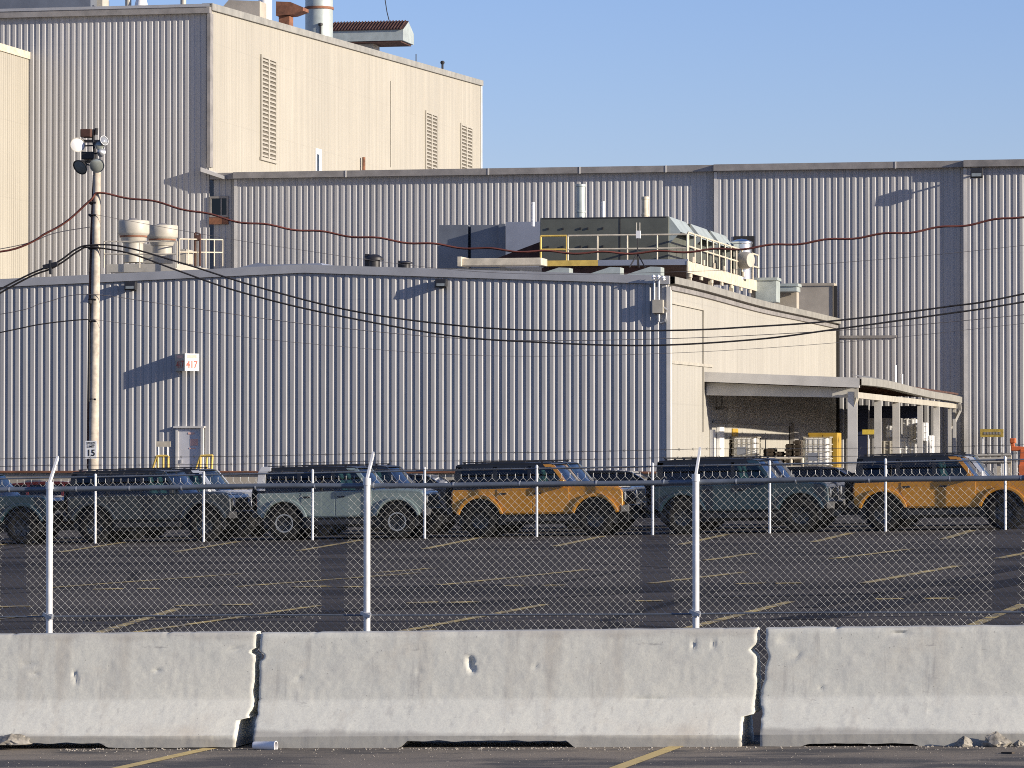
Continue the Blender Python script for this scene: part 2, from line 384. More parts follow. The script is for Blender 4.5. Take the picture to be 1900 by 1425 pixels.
# ------------------------------------------------------------------ concrete barriers
def make_barrier(xa, xb, base_lift, cutA, cutB, slots, label, seed, scars=()):
    rnd = random.Random(seed)
    import mathutils
    half = [(.305, 0), (.305, .035), (.304, .086), (.290, .098), (.25, .155), (.19, .24), (.1265, .332), (.1225, .345), (.116, .40), (.108, .48), (.102, .55), (.096, .62), (.09, .69), (.083, .76), (.078, .80), (.066, .82), (.03, .826)]
    # finer rows
    H = []
    for (a, b) in zip(half[:-1], half[1:]):
        k = max(1, int(round((b[1] - a[1]) / .0165)))
        for j in range(k): H.append((a[0] + (b[0]-a[0]) * j / k, a[1] + (b[1]-a[1]) * j / k))
    H.append(half[-1])
    yc = YB + .305
    st = [0, .006, .013, .022, .035, .055, .09, .14, .2]; L = xb - xa
    n_in = int((L - .4) / .018)
    xs = st + [.2 + (L - .4) * k / n_in for k in range(1, n_in)] + [L - s for s in reversed(st)]
    nx, nh = len(xs), len(H); vs = []; fs = []
    def pt(i, j, side):
        x = xs[i]; w, z = H[j]
        ta = max(0, 1 - x / .35); tb = max(0, 1 - (L - x) / .35)
        n1 = mathutils.noise.noise((seed * 3.1, side * 1.3, z * 22)) * .004 + mathutils.noise.noise((seed * 7.7, side, z * 70)) * .006
        n2 = mathutils.noise.noise((seed * 5.7 + 9, side * 1.7, z * 19)) * .004 + mathutils.noise.noise((seed * 2.7, side, z * 75)) * .006
        X = x + ta * (cutA(z, side) + n1) - tb * (cutB(z, side) + n2)
        zz = z
        if j <= 3:
            for s0, s1, hh in slots:
                if s0 - .03 < x < s1 + .03:
                    k = min(1, (x - s0 + .03) / .06, (s1 + .03 - x) / .06)
                    zz = max(zz, hh * k * (1 + .18 * mathutils.noise.noise((x * 9, seed, 0))) + j * .004)
            zz += .006 * mathutils.noise.noise((x * 6, seed * 2.2, 1)) * (1 if j == 0 else .3)
        rough = .0018 * mathutils.noise.noise((x * 7, z * 9, seed + side)) + .0016 * mathutils.noise.noise((x * 25, z * 30, seed + 4))
        e = min(x, L - x)
        if e < .016: rough -= .006 * (1 - e / .016) * (1 + 1.6 * mathutils.noise.noise((z * 40, seed, side)))
        for sx, sz, sw, sh, sl, dd in scars:
            u = (x - sx - (z - sz) * sl) / sw; q_ = (z - sz) / sh
            if abs(u) < 1 and abs(q_) < 1: rough -= dd * (1 - abs(u)) * (1 - q_ * q_) * (1 + .5 * mathutils.noise.noise((x * 90, z * 90, 3)))
        if j > nh - 4: zz += .004 * mathutils.noise.noise((x * 5, seed, 3)) - (.012 * max(0, mathutils.noise.noise((x * 11, seed, 8)) - .35) * 3)
        y = yc + side * (w + rough)
        wx = xa + X
        return (wx, y, gz(wx, y) + base_lift + zz)
    for side in (-1, 1):
        for j in range(nh):
            for i in range(nx): vs.append(pt(i, j, side))
    def id_(i, j, s): return s * nh * nx + j * nx + i
    for s in (0, 1):
        for j in range(nh - 1):
            for i in range(nx - 1): fs.append((id_(i,j,s), id_(i+1,j,s), id_(i+1,j+1,s), id_(i,j+1,s)))
    for i in range(nx - 1):
        fs.append((id_(i,nh-1,0), id_(i+1,nh-1,0), id_(i+1,nh-1,1), id_(i,nh-1,1)))
        fs.append((id_(i,0,0), id_(i+1,0,0), id_(i+1,0,1), id_(i,0,1)))
    for j in range(nh - 1):
        for i in (0, nx - 1): fs.append((id_(i,j,0), id_(i,j+1,0), id_(i,j+1,1), id_(i,j,1)))
    mb = MB(); mb.add(vs, fs)
    o = mb.build('concrete_barrier', M['concrete'], smooth=40, origin=((xa + xb) / 2, yc, gz((xa + xb) / 2, yc) + base_lift))
    return tag(o, label, 'barrier', 'concrete barriers along the lot edge')
def bump_(z, c, w, h): return h * math.exp(-((z - c) / w) ** 2)
xj1 = XY(478, YB + .2); xj2 = XY(1408, YB + .2)
def foot(z, h, top=.19): return h / (1 + math.exp((z - top) * 160))
make_barrier(xj1 - 3.66, xj1 - .022, .012, lambda z, s: 0, lambda z, s: (.09 if z < .205 else .012 if z < .225 else 0) + (.034 if abs(z - .685) < .022 else 0) + bump_(z, .235, .02, .02) + bump_(z, .4, .05, .012), [(.2, 2.55, .035)],
             'pale concrete barrier at the left with tan stains and a broken foot', 1, [(2.27, .50, .014, .06, -.15, .016), (1.95, .53, .05, .01, 0, .01), (1.9, .6, .08, .008, .6, .008), (2.9, .545, .04, .012, 0, .014), (3.5, .7, .02, .03, 0, .01)])
make_barrier(xj1 + .014, xj2 - .02, .002, lambda z, s: foot(z, .008) + (.03 if abs(z - .655) < .025 else 0) + bump_(z, .24, .03, .014), lambda z, s: (.08 if z < .215 else .012 if z < .235 else 0) + bump_(z, .67, .03, .045) + bump_(z, .3, .05, .006), [(1.13, 2.35, .05)],
             'whole grey concrete barrier in the middle with a long slot under its foot', 2, [(1.58, .585, .03, .07, -.25, .035), (1.20, .54, .03, .012, 0, .01), (3.2, .70, .012, .05, .2, .012), (3.35, .71, .012, .04, -.3, .012), (2.05, .56, .02, .012, 1, .012), (2.9, .335, .2, .012, 0, .01), (.3, .5, .02, .01, 0, .01)])
make_barrier(xj2 + .045, xj2 + 3.7, .002, lambda z, s: foot(z, -.01, .2) + bump_(z, .62, .04, .02) - bump_(z, .35, .1, .03), lambda z, s: 0, [(.3, 1.1, .02)],
             'pale concrete barrier at the right with a chipped cracked end', 3, [(.13, .72, .02, .09, .3, .014), (.19, .60, .016, .06, 1.1, .012), (.95, .78, .1, .015, 0, .016), (1.2, .24, .06, .01, 0, .01), (.4, .4, .02, .01, 0, .01)])
def rock(name, c, r, seed, sq=(1, 1, 1)):
    import bmesh, mathutils
    bm = bmesh.new(); bmesh.ops.create_icosphere(bm, subdivisions=4, radius=1)
    mb = MB()
    for v in bm.verts:
        n = mathutils.noise.noise(v.co * 1.3 + Vector((seed, 0, 0))) * .45 + mathutils.noise.noise(v.co * 3.4 + Vector((seed, 5, 0))) * .25 + mathutils.noise.noise(v.co * 9 + Vector((seed, 2, 0))) * .09
        v.co *= 1 + n
    for v in bm.verts:
        for k in range(9):
            dn = Vector((math.sin(k * 2.4 + seed), math.cos(k * 1.7 + seed * 2), math.sin(k * 3.1 + seed * .7))).normalized(); over = v.co.dot(dn) - .72
            if over > 0: v.co -= dn * over * .9
    for v in bm.verts: mb.v.append((c[0] + v.co.x * r * sq[0], c[1] + v.co.y * r * sq[1], c[2] + max(-.3, v.co.z) * r * sq[2]))
    for f in bm.faces: mb.f.append(tuple(v.index for v in f.verts))
    bm.free(); return mb.build(name, M['rock'])
def gp(px, py): p = G(px, py); return p
p = G(98, 1374); tag(rock('concrete_chunk', (p.x, YB - .045, gz(p.x, YB) + .06), .10, 3, (1.55, .55, .62)), 'long jagged chunk of broken concrete at the left barrier foot', 'rubble', 'broken concrete lumps by the barriers')
for px, r, s, sq, lab in [(1787, .062, 11, (1.0, .6, .95), 'middle sized brown lump of concrete left of the larger lump'), (1846, .085, 15, (1.15, .6, .9), 'large pointed lump of concrete at right barrier foot'), (1889, .045, 21, (1, .6, .9), 'small lump of concrete at the right frame edge')]:
    p = G(px, 1388); tag(rock('concrete_chunk', (p.x, YB - .06, gz(p.x, YB) + r * .3), r, s, sq), lab, 'rubble', 'broken concrete lumps by the barriers')
p = G(490, 1392); mb = MB(); mb.lathe((p.x - .085, p.y + .02, p.z + .032), (1, -.12, .0), [(0, 0), (.026, 0), (.028, .01), (.034, .165), (.037, .17), (.037, .176), (.033, .176), (.026, .02), (0, .02)], 20)
tag(mb.build('foam_cup', M['foam'], smooth=40), 'crushed white foam cup lying at the barrier joint', 'cup')
mb = MB(); mb.beam(G(1765 + 95, 1399) + Vector((0,0,.008)), G(1880, 1400) + Vector((0,0,.012)), .03, .012); tag(mb.build('wood_scrap', M['pallet']), 'dark scrap of wood lying near the right rubble', 'scrap')
# loose gravel swept along the barrier foot
mb = MB(); rg = random.Random(5)
def pebble(mb, x, y, r):
    z = gz(x, y) + .004
    vs = []
    for k in range(5):
        t = 2 * math.pi * k / 5 + rg.random(); vs.append((x + r * math.cos(t) * rg.uniform(.7, 1.2), y + r * math.sin(t) * rg.uniform(.7, 1.1), z + r * rg.uniform(.1, .5)))
    vs.append((x, y, z + r * rg.uniform(.8, 1.2))); vs += [(v[0], v[1], z - .004) for v in vs[:5]]
    mb.add(vs, [(k, (k+1) % 5, 5) for k in range(5)] + [(6 + k, 6 + (k+1) % 5, (k+1) % 5, k) for k in range(5)])
for k in range(1100):
    x = rg.uniform(-9.2, .9); dens = .5 + .5 * math.sin(x * 2.1 + 1) 
    if rg.random() > .35 + .65 * dens: continue
    y = YB - .015 - abs(rg.gauss(0, .13)); pebble(mb, x, y, rg.choice([.003, .004, .005, .006, .009]) * rg.uniform(.7, 1.3))
for k in range(500): pebble(mb, rg.uniform(-9.2, .9), YB - rg.uniform(.05, 1.6), rg.uniform(.002, .005))
tag(mb.build('gravel', plain('pale grit', (.30, .27, .225), .95, 0, .4, 30), origin=(0, 0, 0)), kind='stuff', label='pale grit and pebbles swept along the barrier foot')

# ------------------------------------------------------------------ fences
def chain_mesh(mb, x0, x1, y, z0f, rows, d, r, sides=3, top=.035):
    """woven diamonds: each wire zigzags, neighbours hook into it"""
    h = d / 2; n = int((x1 - x0) / h)
    ang = [2 * math.pi * k / sides for k in range(sides)]
    for i in range(n):
        xc = x0 + i * h; base = len(mb.v); m = rows * 2 + 1
        for j in range(m + 1):
            s = 1 if (j + i) % 2 else -1
            if j == m:
                xx = xc + (1 if (m - 1 + i) % 2 else -1) * h * .5; z = (m - 1) * h + top
            else: xx = xc + s * h * .5; z = j * h
            yy = y + .003 * s + (.012 * math.sin(xx * 2.1 + z * 1.3) + .008 * math.sin(xx * 5.3 - z * 3.1)) * math.sin(math.pi * j / m); zz = z0f(xx) + z + .006 * math.sin(xx * 1.7 + 1) * (1 - j / m); xx += .004 * math.sin(z * 5 + i * .05) + .003 * math.sin(i * .9 + j * .4)
            for a in ang: mb.v.append((xx + r * math.cos(a), yy + r * math.sin(a), zz + r * .6 * math.cos(a) * -s))
        for j in range(m):
            for k in range(sides):
                a = base + j * sides + k; b = base + j * sides + (k + 1) % sides
                mb.f.append((a, b, b + sides, a + sides))
# near fence
YF = 34.7
posts = [(-490, 0), (92, 905), (681, 899), (1291, 894), (1922, 888)]
gap = 3.05
x1 = XY(681, YF); pxs = [x1 - 3 * gap, x1 - 2 * gap, XY(92, YF), x1, XY(1291, YF), XY(1291, YF) + gap * 1.03, XY(1291, YF) + 2 * gap * 1.03, XY(1291, YF) + 3 * gap * 1.03]
railz = lambda x: ZY(92, 905, YF) + (x - XY(92, YF)) / (XY(1900, YF) - XY(92, YF)) * (ZY(1900, 884, YF) - ZY(92, 905, YF))
fence = empty('chain_link_fence', (x1, YF, gz(x1, YF)), 'near chain link fence with pale posts and outward barbed wire arms', 'fence')
for X in pxs:
    mb = MB(); zt = railz(X) + .02
    mb.cyl((X, YF, gz(X, YF) - .05), (X, YF, zt), .031, n=16)
    po = mb.build('post', M['post'], fence, smooth=50)
    a = MB(); a.cyl((X, YF, zt - .03), (X, YF, zt + .035), .037, n=16); a.beam((X, YF - .005, zt + .02), (X, YF + .24, zt + .265), .034, .02, (1, 0, 0)); a.build('barb_arm', M['post'], po, smooth=40)
    c = MB(); zc = railz(X) - 1.20
    c.cyl((X, YF, zc - .02), (X, YF, zc + .022), .038, n=16); c.beam((X - .05, YF - .02, zc + .025), (X + .045, YF - .05, zc - .012), .026, .03); c.cyl((X + .03, YF - .05, zc + .012), (X + .03, YF - .02, zc + .012), .018, n=8)
    c.build('clamp', M['galv'], po, smooth=40)
rnd = random.Random(3)
def rail_pts(dz, y, amp=.006):
    pts = []
    n = 60
    for k in range(n + 1):
        x = pxs[0] + (pxs[-1] - pxs[0]) * k / n; pts.append((x, y, railz(x) + dz + amp * math.sin(k * .9) * .5 + amp * math.sin(k * .37)))
    return pts
MB().tube(rail_pts(-.015, YF + .045), .024, 12).build('top_rail', M['galvdull'], fence, smooth=60)
MB().tube(rail_pts(-1.20, YF + .03, .004), .0085, 8).build('lower_rail', M['galvdull'], fence, smooth=60)
x = pxs[1] + .2
while x < pxs[-2]:
    MB().cyl((x, YF + .045, railz(x) - .015), (x + .012, YF + .045, railz(x) - .015), .0265, n=10).build('tie_band', M['galv'], fence, smooth=40); x += rnd.uniform(.5, .75)
for k, (dy, dz) in enumerate([(.235, .262), (.165, .19), (.09, .112)]):
    mb = MB(); pts = []
    N = 160
    for i in range(N + 1):
        x = pxs[0] + (pxs[-1] - pxs[0]) * i / N
        sag = -.012 * math.sin(math.pi * ((x - pxs[0]) % gap) / gap)
        pts.append((x, YF + dy + .004 * math.sin(i * 1.7), railz(x) + .02 + dz + sag))
    mb.tube(pts, .0023, 4)
    x = pxs[0] + .06
    while x < pxs[-1]:
        z = railz(x) + .02 + dz - .012 * math.sin(math.pi * ((x - pxs[0]) % gap) / gap)
        for s in (-1, 1):
            mb.cyl((x, YF + dy - .012, z - .012 * s), (x + .012, YF + dy + .012, z + .012 * s), .0018, n=3)
        x += .127
    mb.build('barbed_wire', M['barb'], fence)
mb = MB(); chain_mesh(mb, pxs[0], pxs[-1], YF + .078, lambda x: railz(x) - 1.835, 26, .0722, .00155)
mb.build('wire_mesh', M['wire'], fence, fix=False)
# far fence in front of the cars
YG = 95.5
fp = [(177, 1003), (378, 1002), (580, 1000), (788, 998), (996, 996), (1211, 994), (1428, 991), (1643, 988), (1865, 984)]
fxs = [XY(p, YG) for p, _ in fp]; dx = (fxs[-1] - fxs[0]) / 8
fxs = [fxs[0] - 2 * dx, fxs[0] - dx] + fxs + [fxs[-1] + dx, fxs[-1] + 2 * dx, fxs[-1] + 3 * dx]
xm = fxs[6]
ff = empty('chain_link_fence', (xm, YG, gz(xm, YG)), 'far low chain link fence along the parked cars', 'fence')
for X in fxs:
    mb = MB(); g0 = gz(X, YG); mb.cyl((X, YG, g0 - .05), (X, YG, g0 + 1.74), .033, n=10); mb.lathe((X, YG, g0 + 1.74), (0, 0, 1), [(.036, -.02), (.036, .02), (.02, .05), (0, .06)], 10)
    mb.build('post', M['post'], ff, smooth=50)
mb = MB(); mb.cyl((fxs[0], YG + .04, gz(fxs[0], YG) + 1.70), (fxs[-1], YG + .04, gz(fxs[-1], YG) + 1.70), .022, n=8); mb.build('top_rail', M['galvdull'], ff, smooth=60)
mb = MB(); chain_mesh(mb, fxs[0], fxs[-1], YG + .075, lambda x: gz(x, YG) + .04, 23, .0722, .0007)
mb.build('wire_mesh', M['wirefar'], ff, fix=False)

# ------------------------------------------------------------------ vehicles
def arc(cx, cz, r, a0, a1, n):
    return [(cx + r * math.cos(R(a0 + (a1 - a0) * k / n)), cz + r * math.sin(R(a0 + (a1 - a0) * k / n))) for k in range(n + 1)]
def wheel(root, x, y, side, r=.425, w=.28, ring=True):
    mb = MB(); o = side * w / 2
    mb.lathe((x, y, r), (0, 1, 0), [(r*.56, -w*.42), (r*.78, -w*.5), (r*.93, -w*.46), (r, -w*.34), (r, w*.34), (r*.93, w*.46), (r*.78, w*.5), (r*.56, w*.42), (r*.56, -w*.42)], 28)
    for k in range(28):                              # tread lugs
        t = 2 * math.pi * k / 28; c = Vector((x + (r+.003) * math.cos(t), y, r + (r+.003) * math.sin(t))); tg = Vector((-math.sin(t), 0, math.cos(t)))
        for s in (-1, 1): mb.beam(c - tg * .016 + Vector((0, s * w * .25, 0)), c + tg * .016 + Vector((0, s * w * .25, 0)), w * .36, .018, Vector((math.cos(t), 0, math.sin(t))))
    wh = mb.build('wheel', M['tyre'], root, smooth=40)
    mb = MB(); rr = r * .56
    mb.lathe((x, y, r), (0, side, 0), [(0, .06), (.05, .07), (.06, .04), (rr*.55, .03), (rr*.97, .06), (rr, .09), (rr*.97, .1), (rr*.9, .02), (rr*.9, -.02), (0, -.02)], 24)
    for k in range(6):
        t = 2 * math.pi * k / 6; mb.beam((x, y + side * .06, r), (x + rr * .95 * math.cos(t), y + side * .085, r + rr * .95 * math.sin(t)), .05, .03, (0, 1, 0))
    mb.build('rim', M['rim'], wh, smooth=40)
    if ring:
        mb = MB(); mb.lathe((x, y, r), (0, side, 0), [(rr*.86, .10), (rr*.86, .118), (rr*.99, .118), (rr*.99, .10)], 28); mb.build('rim_ring', M['ring'], wh, smooth=30)
    return wh
def make_suv(paint, label, group, ring=False):
    """boxy four door off roader, nose towards +x"""
    root = empty('parked_suv', (0, 0, 0), label, 'car', group)
    wz, ar = .43, .545
    off = math.sqrt(ar**2 - (.60 - wz)**2); aang = math.degrees(math.acos(off / ar))
    out = [(-2.16, .62), (-2.2, .72), (-2.2, 1.15), (-2.17, 1.2), (.86, 1.235), (1.0, 1.25), (1.5, 1.245), (1.98, 1.215), (2.13, 1.17), (2.18, 1.08), (2.19, .76), (2.15, .62)]
    out += arc(1.475, wz, ar, aang, 180 - aang, 14) + [(.86, .55), (-.84, .55)] + arc(-1.475, wz, ar, aang, 180 - aang, 14)
    MB().prism_y(out, -.90, .90).build('body', paint, root, bevel=.035, segs=3)
    mb = MB(); mb.box(-2.05, 2.0, -.78, .78, .30, .56); mb.box(-2.02, 2.0, -.68, .68, .55, 1.1); mb.build('chassis', M['black'], root)
    for x in (1.475, -1.475):
        for s in (-1, 1):
            a = arc(x, wz, ar - .005, 14, 166, 18); b = arc(x, wz, ar + .085, 166, 14, 18)
            MB().prism_y(a + b, s * .87, s * .975).build('wheel_arch', paint, root, bevel=.02)
            wheel(root, x, s * .80, s, ring=ring)
    # doors: slightly proud skins with shut lines
    for s in (-1, 1):
        for d0, d1 in ((-.12, .80), (-1.02, -.14)):
            o = [(d0, .59), (d1, .59), (d1 + .02, .75), (d1 + .02, 1.205), (d0, 1.20)]
            if d0 < -1: o = [(-.93, .76), (-.86, .63), (-.80, .59), (d1, .59), (d1, 1.20), (d0, 1.195), (d0, .95)]
            dr = MB().prism_y(o, s * .895, s * .915).build('door', paint, root, bevel=.008)
            h = MB().box(d0 + .05, d0 + .24, s * .915, s * .94, 1.06, 1.10).build('handle', M['black'], dr, bevel=.008)
        MB().box(-.86, .86, s * .78, s * 1.0, .37, .50).build('side_step', M['black'], root, bevel=.015)
        mb = MB(); mb.box(.62, .74, s * .92, s * 1.13, 1.22, 1.41); mb.box(.64, .70, s * .86, s * .95, 1.22, 1.27); mb.build('mirror', paint if s < 0 else M['black'], root, bevel=.03, segs=3)
    # hood, cowl
    mb = MB(); mb.prism_y([(.92, 1.245), (1.5, 1.262), (2.0, 1.232), (2.11, 1.19), (2.10, 1.17), (.92, 1.22)], -.70, .70); mb.build('hood', paint, root, bevel=.015)
    # greenhouse
    def S(x, z, s, inn=0): return (x, s * (.885 - (z - 1.21) / .6 * .105 - inn), z)
    def panel(mb, pts, s, t=.03):
        n = len(pts); vs = [S(x, z, s) for x, z in pts] + [S(x, z, s, t) for x, z in pts]
        mb.add(vs, [tuple(range(n)), tuple(range(2*n-1, n-1, -1))] + [(k, n+k, n+(k+1)%n, (k+1)%n) for k in range(n)])
    for s in (-1, 1):
        for pts, mt, nm in [([(-.16, 1.24), (.74, 1.25), (.36, 1.72), (-.16, 1.72)], 'glass', 'front_window'), ([(-1.04, 1.24), (-.25, 1.24), (-.25, 1.72), (-1.04, 1.72)], 'privacy', 'rear_window'), ([(-1.98, 1.24), (-1.14, 1.24), (-1.14, 1.72), (-1.95, 1.72)], 'privacy', 'quarter_window')]:
            mb = MB(); panel(mb, pts, s, .012); mb.build(nm, M[mt], root)
        mb = MB()
        for a, b in ((-.25, -.16), (-1.14, -1.04)): panel(mb, [(a, 1.20), (b, 1.20), (b, 1.76), (a, 1.76)], s, .05)
        panel(mb, [(-2.17, 1.20), (-1.98, 1.20), (-1.95, 1.78), (-2.10, 1.78)], s, .05); panel(mb, [(-2.1, 1.72), (.36, 1.72), (.31, 1.80), (-2.1, 1.80)], s, .05)
        panel(mb, [(-2.14, 1.19), (.82, 1.2), (.80, 1.245), (-2.14, 1.245)], s, .05)
        mb.build('pillar', M['roofblack'], root)
        mb = MB(); panel(mb, [(.74, 1.22), (.86, 1.22), (.43, 1.78), (.33, 1.78), (.36, 1.72)], s, .07); panel(mb, [(.20, 1.735), (.40, 1.735), (.36, 1.80), (.14, 1.80)], s, -.004)
        mb.build('windshield_pillar', paint, root)
    wy = lambda z: .86 - (z - 1.21) / .6 * .105
    mb = MB(); vs = []
    for t in (0, 1):
        for k in range(9):
            u = k / 8 * 2 - 1; z = 1.245 + t * .52; x = .845 - t * .415 + .055 * (1 - u * u)
            vs.append((x, u * wy(z), z))
    mb.add(vs, [(k, k + 1, 9 + k + 1, 9 + k) for k in range(8)]); mb.build('windshield', M['glass'], root, smooth=60)
    mb = MB(); mb.add([(-2.17, -.8, 1.24), (-2.17, .8, 1.24), (-2.09, .73, 1.76), (-2.09, -.73, 1.76)], [(0, 1, 2, 3)]); mb.build('back_window', M['privacy'], root)
    mb = MB(); mb.prism_y([(-2.12, 1.77), (.36, 1.775), (.42, 1.80), (.25, 1.835), (-.4, 1.855), (-1.6, 1.855), (-2.06, 1.83)], -.775, .775)
    rf = mb.build('roof', M['roofblack'], root, bevel=.03, segs=3)
    mb = MB()
    for s in (-1, 1):
        mb.beam((-1.95, s * .66, 1.88), (.15, s * .66, 1.88), .03, .025)
        for x in (-1.9, -1.2, -.5, .1): mb.box(x - .03, x + .03, s * .645, s * .675, 1.84, 1.88)
    mb.build('roof_rack', M['black'], rf)
    # cabin
    mb = MB(); mb.box(-2.0, .7, -.68, .68, .9, 1.19); mb.box(.62, .86, -.68, .68, 1.15, 1.27); mb.build('interior', M['black'], root)
    for x, y in ((.02, -.38), (.02, .38)):
        mb = MB(); mb.prism_y([(x - .12, 1.15), (x + .05, 1.15), (x - .09, 1.50), (x - .23, 1.50)], y - .22, y + .22); mb.prism_y([(x - .15, 1.52), (x - .06, 1.52), (x - .09, 1.66), (x - .19, 1.66)], y - .12, y + .12)
        mb.build('seat', M['seat'], root, bevel=.03)
    for x, y in ((-.95, -.4), (-.95, .4)):
        mb = MB(); mb.prism_y([(x - .12, 1.15), (x + .05, 1.15), (x - .09, 1.50), (x - .23, 1.50)], y - .25, y + .25); mb.build('rear_seat', M['black'], root, bevel=.03)
    # nose
    mb = MB(); mb.box(2.17, 2.215, -.84, .84, .84, 1.10)
    gr = mb.build('grille', M['black'], root, bevel=.015)
    for z in (.90, .96, 1.02): MB().box(2.21, 2.225, -.56, .56, z, z + .02).build('grille_bar', M['rim'], gr)
    for s in (-1, 1):
        hl = MB().lathe((2.20, s * .68, .97), (1, 0, 0), [(.0, .04), (.07, .038), (.105, .03), (.115, .0)], 20).build('headlight', M['lamp'], root, smooth=40)
        MB().box(-2.215, -2.19, s * .74, s * .86, .85, 1.12).build('tail_light', M['taillight'], root, bevel=.01)
    mb = MB(); mb.prism_z([(2.12, -.92), (2.32, -.80), (2.38, -.5), (2.38, .5), (2.32, .80), (2.12, .92)], .56, .76); mb.build('front_bumper', M['black'], root, bevel=.03, segs=3)
    mb = MB(); mb.box(-2.34, -2.18, -.86, .86, .55, .74); mb.build('rear_bumper', M['black'], root, bevel=.03, segs=3)
    mb = MB(); r = .40
    mb.lathe((-2.36, .05, 1.05), (1, 0, 0), [(.0, -.08), (.21, -.08), (.24, -.13), (r*.9, -.13), (r, -.09), (r, .09), (r*.9, .13), (.2, .13), (0, .13)], 26); mb.build('spare_wheel', M['tyre'], root, smooth=40)
    return root
def make_crossover(paint, label, group):
    root = empty('parked_crossover', (0, 0, 0), label, 'car', group)
    wz, ar = .36, .42; off = math.sqrt(ar**2 - .1**2); aa = math.degrees(math.acos(off / ar))
    out = [(-2.25, .46), (-2.32, .62), (-2.28, .95), (-2.15, 1.03), (.9, 1.03), (1.2, 1.02), (1.9, .93), (2.22, .80), (2.28, .62), (2.2, .46)]
    out += arc(1.38, wz, ar, aa, 180 - aa, 12) + arc(-1.38, wz, ar, aa, 180 - aa, 12)
    MB().prism_y(out, -.88, .88).build('body', paint, root, bevel=.06, segs=3)
    MB().box(-2.1, 2.05, -.66, .66, .25, .8).build('chassis', M['black'], root)
    for x in (1.38, -1.38):
        for s in (-1, 1): wheel(root, x, s * .77, s, .355, .23, False)
    def loop(z, xf, xr, w): return [(xr, -w, z), (xf, -w * .97, z), (xf, w * .97, z), (xr, w, z)]
    lo = loop(1.02, 1.02, -2.12, .83); hi = loop(1.50, .2, -1.75, .66)
    mb = MB(); mb.add(lo + hi, [(0,1,5,4), (2,3,7,6), (3,0,4,7)]); mb.build('side_window', M['privacy'], root)
    mb = MB(); mb.add([lo[1], lo[2], hi[2], hi[1]], [(0,1,2,3)]); mb.build('windshield', M['glass'], root)
    mb = MB(); mb.prism_y([(-1.85, 1.485), (.26, 1.485), (.16, 1.53), (-.35, 1.575), (-1.0, 1.58), (-1.6, 1.545), (-1.95, 1.50)], -.68, .68); mb.build('roof', paint, root, bevel=.03, segs=3)
    for s in (-1, 1):
        for (xa, ya, xb, yb, w_) in ((1.0, .83, .2, .665, .07), (-.2, .845, -.2, .67, .06), (-1.2, .845, -1.2, .67, .06), (-2.1, .84, -1.78, .67, .10)):
            MB().beam((xa, s * ya, 1.01), (xb, s * yb, 1.5), w_, .05).build('pillar', paint, root)
    for s in (-1, 1):
        MB().prism_y([(1.95, .74), (2.24, .72), (2.2, .82), (1.92, .9)], s * .60, s * .89).build('headlight', M['lamp'], root, bevel=.01)
        MB().box(.78, .92, s * .88, s * 1.06, 1.0, 1.14).build('mirror', paint, root, bevel=.03)
    MB().box(2.2, 2.3, -.6, .6, .5, .68).build('grille', M['black'], root, bevel=.02)
    return root
YC = 96.8; tilt = -math.atan(GX)
def place(root, rear_px, Y, half=.8, wb=1.475):
    x = XY(rear_px, Y - half) + wb; root.location = (x, Y, gz(x, Y)); root.rotation_euler = (0, tilt, R(random.uniform(-.8, .8)))
def placed_copy(src, rear_px, Y, label, group, wb=1.475):
    c = copy_tree(src, (0, 0, 0), label, group); place(c, rear_px, Y, wb=wb); return c
g1 = 'boxy SUVs in the front row behind the fences'; g2 = 'cars half hidden behind the front row'
s_orange = make_suv(M['p_orange'], 'orange boxy SUV with black roof directly behind the grey one', g1); 
s_orange['label'] = 'orange boxy SUV with black roof parked in front of the sage grey one'
place(s_orange, 893, YC)
placed_copy(s_orange, 1640, YC, 'orange boxy SUV parked before the covered loading bay', g1)
s_grey = make_suv(M['p_grey'], 'sage grey boxy SUV with black roof and pale wheel rings', g1, ring=True); place(s_grey, 530, YC)
mb = MB(); mb.prism_y([(-2.19, 1.26), (-1.97, 1.26), (-1.95, 1.70), (-1.80, 1.76), (-1.80, 1.87), (-2.06, 1.87), (-2.14, 1.74)], -.90, -.87)
t_ = tuple(s_grey.location), tuple(s_grey.rotation_euler); rp = mb.build('rear_pillar', M['p_white'], s_grey, bevel=.01); rp['label'] = 'white rear roof corner'
s_dark = make_suv(M['p_dark'], 'charcoal boxy SUV parked below the speed limit sign', g1); place(s_dark, 178, YC)
s_slate = make_suv(M['p_slate'], 'dark slate teal boxy SUV between the two orange ones', g1); place(s_slate, 1268, YC)
placed_copy(s_slate, -157, YC, 'dark slate teal boxy SUV cut off by the left frame edge', g1)
YR = 101.3
s_white = make_suv(M['p_white'], 'white boxy SUV behind the charcoal one with its hood showing', g2); place(s_white, 250, YR)
placed_copy(s_white, 1668, YR, 'white boxy SUV behind the orange one at the loading bay', g2)
placed_copy(s_slate, 925, YR, 'dark slate boxy SUV behind the orange one near the grey one', g2)
s_gapfill = make_suv(M['p_black'], 'added black boxy SUV darkening the gaps behind the sage grey one', g2); place(s_gapfill, 592, YR)  # added to block lit gaps and keep the ground under front cars dark
placed_copy(s_gapfill, 1300, YR, 'added black boxy SUV darkening the gaps behind the slate teal one', g2)  # second added SUV, closing the bright gaps along this stretch
YQ = 105.9
c_red = make_crossover(M['p_red'], 'dark red crossover behind the charcoal SUV', g2); place(c_red, 40, YR, wb=1.38)
c_blk = make_crossover(M['p_black'], 'black crossover showing between the grey and the orange SUV', g2); place(c_blk, 690, YQ, wb=1.38)
placed_copy(c_blk, 1065, YQ, 'black crossover showing between the orange and the slate SUV', g2, 1.38)
placed_copy(c_blk, 1445, YQ, 'black crossover showing between the slate SUV and the loading bay orange one', g2, 1.38)

